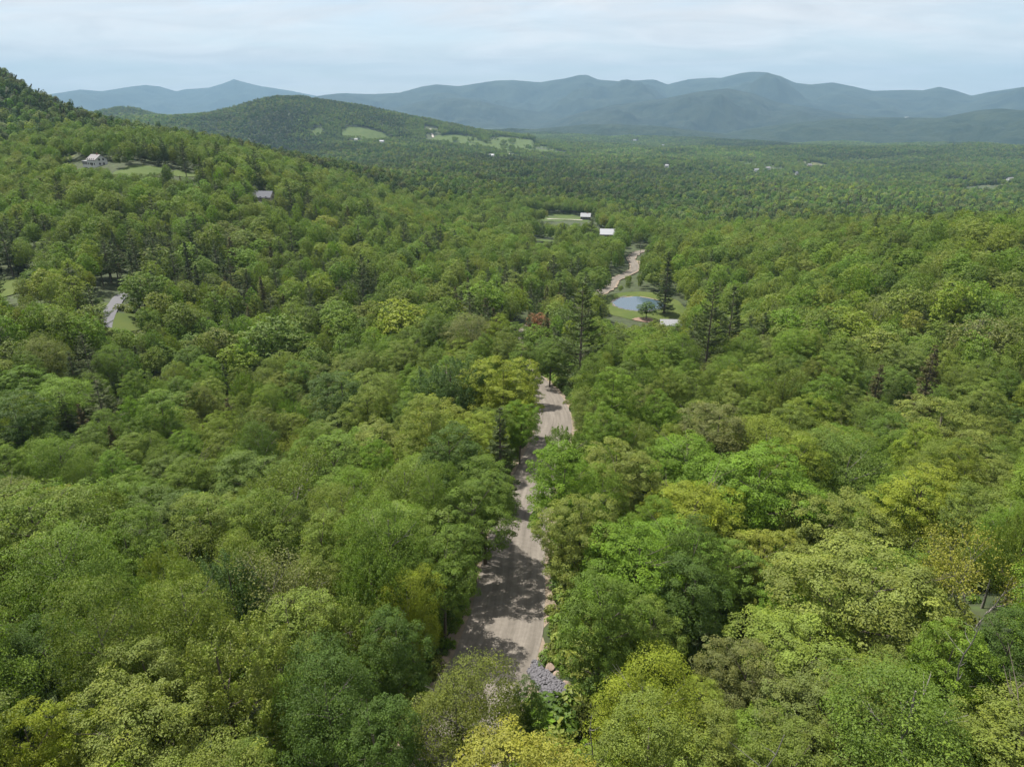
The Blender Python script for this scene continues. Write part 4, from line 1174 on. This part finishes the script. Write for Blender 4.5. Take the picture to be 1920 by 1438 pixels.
# things of the place that a label can name, besides the trees with a name
PLACES = [(POND[0], POND[1], 'the pond'), (BARNP[0], BARNP[1], 'the barn with the white roof'), (LR[3][0], LR[3][1], 'the grey paved road')] + [(along(a_, b_, 0, 60)[0][0], along(a_, b_, 0, 60)[0][1], n_) for a_, b_, n_ in ((184, 311, 'the big white house'), (495, 378, 'the house with the blue-grey roof'), (1190, 495, 'the far bend of the gravel road'), (-8, 548, 'the meadow at the left edge'), (1016, 729, 'the sunlit road bend'), (1030, 590, 'the dark pines below the far bend'), (700, 480, 'the middle of the left forest'), (1600, 500, 'the top of the right slope'), (470, 505, 'the dark stand in the left forest'))]
for t in TREES:
    if not t.get('own') or t['label']: continue
    best = None
    for g in refs:
        dd = math.hypot(g['x'] - t['x'], g['y'] - t['y'])
        if best is None or dd < best[0]: best = (dd, g['x'], g['y'], g['ref'])
    for x, y, nm in PLACES:
        dd = math.hypot(x - t['x'], y - t['y'])
        if dd < best[0]: best = (dd, x, y, nm)
    dx_, dy_ = t['x'] - best[1], t['y'] - best[2]
    rel = ('right of' if dx_ > 0 else 'left of') if abs(dx_) > abs(dy_) * 1.2 else ('behind' if dy_ > 0 else 'in front of')
    sz = ''
    if t['kind'] not in CONIFER: sz = 'small ' if t['s'] < 0.8 else ('large ' if t['s'] > 1.2 else '')
    if t['kind'] in CONIFER: base = f"{sz}{TWORD[t['tn']]} {NOUN[t['kind']]}"
    elif t['kind'] == 'shrub': base = f"{sz}{TWORD[t['tn']]} bush at the gravel road"
    else: base = f"{sz}{TWORD[t['tn']]} {SWORD[t['kind']]} tree"
    if t['kind'] == 'shrub':
        k = np.argmin(np.hypot(ROAD[:, 0] - t['x'], ROAD[:, 1] - t['y']))
        side = 'left' if t['x'] < ROAD[k, 0] else 'right'
        t['lk'] = f"{TWORD[t['tn']]} roadside bush on the {side} edge of the gravel road"; t['ld'] = t['y']
    else:
        t['lk'] = f'{base} {rel} {best[3]}'; t['ld'] = best[0]
ORD = ['nearest', 'second', 'third', 'fourth', 'fifth', 'sixth', 'seventh', 'eighth', 'ninth', 'tenth', 'eleventh', 'twelfth', 'thirteenth', 'fourteenth', 'fifteenth', 'sixteenth', 'seventeenth', 'eighteenth', 'nineteenth', 'twentieth', 'twenty-first', 'twenty-second', 'twenty-third', 'twenty-fourth', 'twenty-fifth', 'twenty-sixth', 'twenty-seventh', 'twenty-eighth', 'twenty-ninth', 'thirtieth']
by = {}
for t in TREES:
    if t.get('own') and not t['label']: by.setdefault(t['lk'], []).append(t)
for k, ts in by.items():
    ts.sort(key=lambda t: t['ld'])
    for i, t in enumerate(ts): t['label'] = k if len(ts) == 1 else f'{ORD[min(i, 29)]} {k}'
GROUPS = {'pine': 'conifers in the forest', 'spruce': 'conifers in the forest', 'shrub': 'bushes along the gravel road'}
for t in TREES:
    if not t.get('own'): continue
    K = KINDS[t['kind']]; i = R_.randrange(len(K['crown']))
    nm = {'pine': 'pine_tree', 'spruce': 'spruce_tree', 'shrub': 'bush', 'birch': 'birch_tree', 'maple': 'maple_tree'}.get(t['kind'], 'broadleaf_tree')
    e = empty(nm, (t['x'], t['y'], t['z']), t['rot']); e.scale = (t['s'], t['s'], t['sz'])
    tag(e, t['label'], 'bush' if t['kind'] == 'shrub' else ('conifer' if t['kind'] in CONIFER else 'tree'), GROUPS.get(t['kind'], 'broadleaf trees of the forest'))
    far = t['d'] > 190
    c = bpy.data.objects.new('crown', (K['far'] if far else K['crown'])[i]); C.objects.link(c); c.parent = e
    c['tint'] = tuple(map(float, t['tint']))
    c = bpy.data.objects.new('trunk', K['trunk'][i]); C.objects.link(c); c.parent = e

# ------------------------------------------------------------------ the rest of the forest
def proto(name, me):
    return bpy.data.objects.new(name, me)          # only a source of copies, never placed in the scene
def scatter(name, label, items, protos):
    """ITEMS: dicts with x y z rot s sz tint proto; one object of instanced copies"""
    n_ = len(items)
    me = bpy.data.meshes.new(name); me.vertices.add(n_)
    me.vertices.foreach_set('co', np.array([(t['x'], t['y'], t['z']) for t in items], np.float32).ravel())
    def attr(nm, ty, key, val):
        a = me.attributes.new(nm, ty, 'POINT'); a.data.foreach_set(key, np.array(val).ravel())
    attr('tint', 'FLOAT_VECTOR', 'vector', np.array([t['tint'] for t in items], np.float32))
    attr('rot', 'FLOAT_VECTOR', 'vector', np.array([t['rote'] if 'rote' in t else (0, 0, t['rot']) for t in items], np.float32))
    attr('scl', 'FLOAT_VECTOR', 'vector', np.array([(t['s'], t['s'], t['sz']) for t in items], np.float32))
    attr('pid', 'INT', 'value', np.array([t['pid'] for t in items], np.int32))
    o = link(name, me); tag(o, label, kind='stuff')
    g = bpy.data.node_groups.new(name, 'GeometryNodeTree')
    g.interface.new_socket('Geometry', in_out='INPUT', socket_type='NodeSocketGeometry')
    g.interface.new_socket('Geometry', in_out='OUTPUT', socket_type='NodeSocketGeometry')
    gi = g.nodes.new('NodeGroupInput'); go = g.nodes.new('NodeGroupOutput'); j = g.nodes.new('GeometryNodeJoinGeometry')
    def named(nm, dt):
        a = g.nodes.new('GeometryNodeInputNamedAttribute'); a.data_type = dt; a.inputs[0].default_value = nm
        return [s for s in a.outputs if s.enabled and s.name == 'Attribute'][0]
    rot = named('rot', 'FLOAT_VECTOR'); scl = named('scl', 'FLOAT_VECTOR'); pid = named('pid', 'INT')
    er = g.nodes.new('FunctionNodeEulerToRotation'); g.links.new(rot, er.inputs[0])
    for k, pr in enumerate(protos):
        cmp_ = g.nodes.new('FunctionNodeCompare'); cmp_.data_type = 'INT'; cmp_.operation = 'EQUAL'
        ins = [s for s in cmp_.inputs if s.enabled and s.type == 'INT']
        g.links.new(pid, ins[0]); ins[1].default_value = k
        oi = g.nodes.new('GeometryNodeObjectInfo'); oi.inputs['Object'].default_value = pr; oi.inputs['As Instance'].default_value = True
        ip = g.nodes.new('GeometryNodeInstanceOnPoints')
        g.links.new(gi.outputs[0], ip.inputs['Points']); g.links.new(cmp_.outputs[0], ip.inputs['Selection'])
        g.links.new(oi.outputs['Geometry'], ip.inputs['Instance']); g.links.new(er.outputs[0], ip.inputs['Rotation']); g.links.new(scl, ip.inputs['Scale'])
        g.links.new(ip.outputs[0], j.inputs[0])
    g.links.new(j.outputs[0], go.inputs[0])
    md = o.modifiers.new('copies', 'NODES'); md.node_group = g
    return o
protos = []; pidx = {}
for k, K in KINDS.items():
    for lod in ('crown', 'far'):
        for i, me in enumerate(K[lod]): pidx[(k, lod, i)] = len(protos); protos.append(proto('tree_source', me))
    for i, me in enumerate(K['trunk']): pidx[(k, 'trunk', i)] = len(protos); protos.append(proto('tree_source', me))
items = []
for t in TREES:
    if t.get('own'): continue
    K = KINDS[t['kind']]; i = R_.randrange(len(K['crown']))
    items.append(dict(t, pid=pidx[(t['kind'], 'crown' if t['d'] < 190 else 'far', i)]))
    if t['d'] < 260 or t['kind'] == 'sparse': items.append(dict(t, pid=pidx[(t['kind'], 'trunk', i)]))
ug = []; STONE = along(1028, 1286, 0, 20)[0]
ua = RNG.uniform(-0.95, 0.95, 9000); ur = np.sqrt(RNG.uniform(12 ** 2, 260 ** 2, 9000)); ux, uy = ur * np.sin(ua), ur * np.cos(ua)
ud, _z = near_road(ux, uy); uz = surface(ux, uy); uc = in_clear(ux, uy, 0.5)
ex = np.array([(q[0] + sd * R_.uniform(4.3, 8), q[1] + R_.uniform(-.5, .5)) for q in ROAD[30:230] for sd in (-1, 1) for _ in range(6)])
ex_d, _z = near_road(ex[:, 0], ex[:, 1]); ux = np.concatenate([ux, ex[:, 0]]); uy = np.concatenate([uy, ex[:, 1]]); uz = np.concatenate([uz, surface(ex[:, 0], ex[:, 1])]); ud = np.concatenate([ud, ex_d]); uc = np.concatenate([uc, np.zeros(len(ex), bool)])
for k in range(len(ux)):
    if ud[k] < 4.1 or uc[k] or math.hypot(ux[k] - STONE[0], uy[k] - STONE[1]) < 2.5: continue
    sc_ = R_.uniform(0.3, 0.9) if ud[k] > 6 else R_.uniform(0.15, 0.4)
    ug.append(dict(x=ux[k], y=uy[k], z=uz[k] - 0.1, rot=R_.uniform(0, 6.28), s=sc_ * 1.2, sz=sc_, tint=TINT[R_.choice(['mid', 'fresh', 'olive', 'sage', 'dark'])], pid=pidx[('shrub', 'far', R_.randrange(3))]))
scatter('undergrowth', 'low leafy undergrowth between the trees and along the gravel road', ug, protos)
scatter('forest', 'broadleaf forest with some conifers covering the slopes beyond the nearest trees', items, protos)

# far forest: groves of about twenty trees each
def leaf_patch_material():
    m, t, o = new_mat('far_leaf')
    a = N(t, 'ShaderNodeAttribute', attribute_type='INSTANCER', attribute_name='tint')
    v = N(t, 'ShaderNodeAttribute', attribute_type='GEOMETRY', attribute_name='tc')
    mul = N(t, 'ShaderNodeVectorMath', operation='MULTIPLY'); L(t, a.outputs['Color'], mul.inputs[0]); L(t, v.outputs['Color'], mul.inputs[1])
    b = N(t, 'ShaderNodeBsdfPrincipled'); b.inputs['Roughness'].default_value = 0.7; b.inputs['Specular IOR Level'].default_value = 0.2
    L(t, mul.outputs[0], b.inputs['Base Color'])
    tr = N(t, 'ShaderNodeBsdfTranslucent'); L(t, mul.outputs[0], tr.inputs[0])
    mx = N(t, 'ShaderNodeMixShader'); mx.inputs[0].default_value = 0.35
    L(t, b.outputs[0], mx.inputs[1]); L(t, tr.outputs[0], mx.inputs[2]); L(t, mx.outputs[0], o.inputs[0]); return m
FARLEAF = leaf_patch_material()
PATCHR = 27.0
def grove(name, seed, conifer=0.12):
    rng = np.random.default_rng(seed); PP = []; NN = []; SS = []; CC = []
    pts = []
    while len(pts) < 26:
        p = rng.uniform(-PATCHR, PATCHR, 2)
        if np.hypot(*p) < PATCHR and all(np.hypot(*(p - q)) > 6.0 for q in pts): pts.append(p)
    tints = [TINT[k] for k in ('sage', 'fresh', 'mid', 'mid', 'dark', 'olive', 'grey', 'dark', 'yellow', 'mid', 'blue')]
    for p in pts:
        if rng.random() < conifer:
            h = rng.uniform(12, 17); R = rng.uniform(2.6, 3.8); m = 130; z = rng.uniform(0.1, 1, m) ** 0.8; a = rng.uniform(0, 6.283, m)
            r = R * (1 - z) * rng.uniform(0.6, 1.1, m) + 0.15
            P = np.stack([r * np.cos(a), r * np.sin(a), z * h], -1); Nn = unit(np.stack([np.cos(a), np.sin(a), np.full(m, 0.8)], -1) + rng.normal(size=(m, 3)) * 0.4)
            c = np.array(TINT[['pine', 'pine', 'brownspruce'][rng.integers(3)]])
        else:
            h = rng.uniform(10, 18.5); R = rng.uniform(3.2, 5.8); m = 230
            D = unit(rng.normal(size=(m, 3))); D[:, 2] = np.where(D[:, 2] < -0.45, -D[:, 2], D[:, 2])
            lb = unit(rng.normal(size=(7, 3)) + [0, 0, .5]); f = 0.72 + 0.36 * np.exp(-(1 - D @ lb.T) / 0.16).max(1)
            f *= np.where(rng.random(m) < 0.25, 0.75, 1.0)
            P = D * f[:, None] * np.array([R, R, h * 0.36]) + np.array([0, 0, h * 0.62]); Nn = unit(D + np.array([0, 0, 0.35]) + rng.normal(size=(m, 3)) * 0.3)
            c = np.array(tints[rng.integers(len(tints))])
        c = c * rng.uniform(0.85, 1.15)
        PP.append(P + np.array([p[0], p[1], 0])); NN.append(Nn); SS.append(rng.uniform(0.9, 1.7, m)); CC.append(c[None] * rng.uniform(0.9, 1.1, (m, 1)))
    P = np.concatenate(PP); c = np.concatenate(CC)
    me = leaf_mesh(name, P, np.concatenate(NN), np.concatenate(SS), np.ones(len(P)), np.zeros(len(P)), FARLEAF, aspect=0.8, rng=rng)
    a = me.attributes.new('tc', 'FLOAT_COLOR', 'POINT')
    a.data.foreach_set('color', np.repeat(np.concatenate([c, np.ones((len(c), 1))], 1), 4, 0).astype(np.float32).ravel())
    return me
gprotos = [proto('grove_source', grove('grove', 1000 + i, cf)) for i, cf in enumerate((0.0, 0.03, 0.06, 0.08, 0.16, 0.32, 0.5))]
step = 38.0
gx_, gy_ = np.meshgrid(np.arange(-4600, 4601, step), np.arange(200, 6000, step))
gx_ = gx_.ravel() + RNG.uniform(-12, 12, gx_.size); gy_ = gy_.ravel() + RNG.uniform(-12, 12, gy_.size)
ga = np.arctan2(gx_, gy_); gd = np.hypot(gx_, gy_)
keep = (np.abs(ga) < 0.80) & (gd > 745) & (gd < 5900)
gx_, gy_, gd = gx_[keep], gy_[keep], gd[keep]
clr = np.zeros(len(gx_), bool)
for cx, cy, rx, ry, ro in CLEAR:
    if math.hypot(cx, cy) > 640:
        c, s = math.cos(ro), math.sin(ro); a = (gx_ - cx) * c + (gy_ - cy) * s; b_ = -(gx_ - cx) * s + (gy_ - cy) * c
        clr |= (a / (rx + PATCHR + 4)) ** 2 + (b_ / (ry + PATCHR + 4)) ** 2 < 1
gx_, gy_, gd = gx_[~clr], gy_[~clr], gd[~clr]
gz_ = surface(gx_, gy_); e_ = 12.0
nx = -(surface(gx_ + e_, gy_) - surface(gx_ - e_, gy_)) / (2 * e_); ny = -(surface(gx_, gy_ + e_) - surface(gx_, gy_ - e_)) / (2 * e_)
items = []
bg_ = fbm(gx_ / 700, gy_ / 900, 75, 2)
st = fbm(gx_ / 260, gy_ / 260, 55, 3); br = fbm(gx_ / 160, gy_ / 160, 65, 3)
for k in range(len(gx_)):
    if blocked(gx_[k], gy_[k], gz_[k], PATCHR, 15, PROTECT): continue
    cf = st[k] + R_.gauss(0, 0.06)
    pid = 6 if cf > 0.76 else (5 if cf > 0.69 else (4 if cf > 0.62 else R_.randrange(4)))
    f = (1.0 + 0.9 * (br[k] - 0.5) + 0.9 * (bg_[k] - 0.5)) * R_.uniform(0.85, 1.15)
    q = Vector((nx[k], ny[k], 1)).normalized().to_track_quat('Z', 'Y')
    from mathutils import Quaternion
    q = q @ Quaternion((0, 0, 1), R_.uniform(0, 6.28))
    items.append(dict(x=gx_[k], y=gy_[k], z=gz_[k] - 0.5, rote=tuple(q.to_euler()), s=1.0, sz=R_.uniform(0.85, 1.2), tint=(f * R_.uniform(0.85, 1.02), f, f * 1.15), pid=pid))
print('groves', len(items))
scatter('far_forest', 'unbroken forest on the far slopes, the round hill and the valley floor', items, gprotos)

# ------------------------------------------------------------------ small things by the near road
def rock_mesh(name, seed, rough=0.28):
    rng = np.random.default_rng(seed)
    import bmesh
    bm = bmesh.new(); bmesh.ops.create_icosphere(bm, subdivisions=2, radius=1.0)
    k = unit(rng.normal(size=(7, 3)))
    for v_ in bm.verts:
        p = np.array(v_.co); f = 1.0
        for q in k:
            t_ = p @ q
            if t_ > 0.62: p = p - q * (t_ - 0.62) * 0.85
        p = p * (1 + rng.normal() * 0.03); v_.co = p
    me = bpy.data.meshes.new(name); bm.to_mesh(me); bm.free(); return me
ROCK = solid('tan_rock', (0.24, 0.18, 0.14), 0.9, 0.25, 1.5, bump=0.6)
GREYROCK = solid('grey_rock', (0.125, 0.12, 0.13), 0.9, 0.5, 0.9, bump=0.4)
for k, (px, py, w_, lb) in enumerate([(1030, 1254, 17, 'tan boulder at the upper corner of the grey stone pile'), (1045, 1271, 17, 'tan boulder at the right side of the grey stone pile'), (1062, 1284, 14, 'smallest tan boulder, lowest at the right of the stone pile')]):
    p, d = along(px, py, 0, 20); r = w_ * d / F / 2 * 1.15
    o = link('boulder', rock_mesh('boulder', 40 + k), None, ROCK); o.location = (p[0], p[1], S1(p[0], p[1]) + r * 0.35); o.scale = (r * 1.15, r, r * 0.75); o.rotation_euler = (0.2, 0.1, k * 1.3)
    tag(o, lb, 'boulder', 'boulders by the stone pile')
poly = [(988,1262),(1002,1240),(1026,1262),(1056,1282),(1064,1300),(1062,1345),(1040,1345),(1030,1325)]
P3 = np.array([along(a, b_, 0, 15)[0] for a, b_ in poly])[:, :2]
def inpoly(x, y):
    c = False
    for k in range(len(P3)):
        x1, y1 = P3[k]; x2, y2 = P3[k - 1]
        if (y1 > y) != (y2 > y) and x < (x2 - x1) * (y - y1) / (y2 - y1) + x1: c = not c
    return c
sprot = [proto('stone_source', rock_mesh('stone', 60 + i)) for i in range(5)]
for s_ in sprot: s_.data.materials.append(GREYROCK)
items = []
mn, mx_ = P3.min(0), P3.max(0)
for _ in range(2600):
    x, y = R_.uniform(mn[0], mx_[0]), R_.uniform(mn[1], mx_[1])
    if not inpoly(x, y): continue
    r = R_.uniform(0.09, 0.2)
    items.append(dict(x=x, y=y, z=S1(x, y) + R_.uniform(0.02, 0.22), rote=(R_.uniform(0, 6), R_.uniform(0, 6), R_.uniform(0, 6)), s=r, sz=r * R_.uniform(0.6, 1.0), tint=(1, 1, 1), pid=R_.randrange(5)))
scatter('stone_pile', 'pile of broken grey stone at the right end of the near road', items, sprot)
# pale stones round the pond
items = []
for k in range(90):
    a = R_.uniform(1.9, 5.2); x = POND[0] + PR[0] * 1.03 * math.cos(a); y = POND[1] + PR[1] * 1.03 * math.sin(a); r = R_.uniform(0.2, 0.6)
    items.append(dict(x=x + R_.gauss(0, .4), y=y + R_.gauss(0, .4), z=POND[2] + 0.25, rote=(0, 0, R_.uniform(0, 6)), s=r, sz=r * 0.6, tint=(1, 1, 1), pid=R_.randrange(5)))
scatter('shore_stones', 'pale stones along the rim of the pond', items, sprot)
# dead wood
SNAGBARK = solid('weathered_wood', (0.15, 0.138, 0.125), 0.9, 0.3, 4)
def snag(px, py, h, label, seed=1, hh=0.75, r0=0.085):
    p, d = along(px, py, h * hh, 18); e = empty('dead_tree', (p[0], p[1], S1(p[0], p[1])), 0.4); tag(e, label, 'dead tree', 'dead trees standing in the forest')
    rng = np.random.default_rng(seed); b = MB()
    P = [np.array([0, 0, -0.5])]; dr = np.array([0, 0, 1.0])
    for k in range(14):
        dr = unit(dr + rng.normal(size=3) * np.array([0.16, 0.16, 0]) + np.array([0, 0, 0.25])); P.append(P[-1] + dr * (h + 0.5) / 14)
    b.path(P, [r0 * (1 - 0.9 * k / 14) + 0.012 for k in range(15)], 7); b.build('trunk', SNAGBARK, e)
    for k in range(5, 14):
        a_ = rng.uniform(0, 6.28); l = h * rng.uniform(0.04, 0.15) * (1.5 - k / 14); b = MB(); q = P[k]; dd = unit(np.array([math.cos(a_), math.sin(a_), rng.uniform(0.1, 0.7)])); pts = [q]
        for _ in range(4):
            dd = unit(dd + rng.normal(size=3) * 0.3 + np.array([0, 0, 0.12])); pts.append(pts[-1] + dd * l / 4 * 1.3)
        b.path(pts, [r0 * 0.34, r0 * 0.26, r0 * 0.2, r0 * 0.12, r0 * 0.06], 4); b.build('branch', SNAGBARK, e)
    return e
snag(1340, 1345, 16.5, 'twisted grey dead snag rising at the bottom edge, right of centre', seed=4, hh=0.9)
snag(1848, 1230, 15, 'tall bare grey trunk in the shade near the right edge', seed=9, hh=0.8)
snag(1205, 1395, 12.5, 'short dead stem inside the bright yellow-green tree', seed=14, hh=0.85)
snag(1665, 1010, 13, 'slender bare tree in a gap beside the dark fine-leaved round tree', seed=21, hh=0.7)

# ------------------------------------------------------------------ the air
B = MB(); B.box(-23000, 23000, -23000, 23000, CZ - 290, CZ + 1150)
m, t, o = new_mat('haze')
pv = N(t, 'ShaderNodeVolumePrincipled'); pv.inputs['Color'].default_value = (0.34, 0.55, 0.74, 1); pv.inputs['Density'].default_value = 7.2e-5; pv.inputs['Anisotropy'].default_value = 0.0
L(t, pv.outputs[0], o.inputs['Volume'])
hz = B.build('haze', m); tag(hz, 'thin blue summer haze filling the valley', kind='stuff')
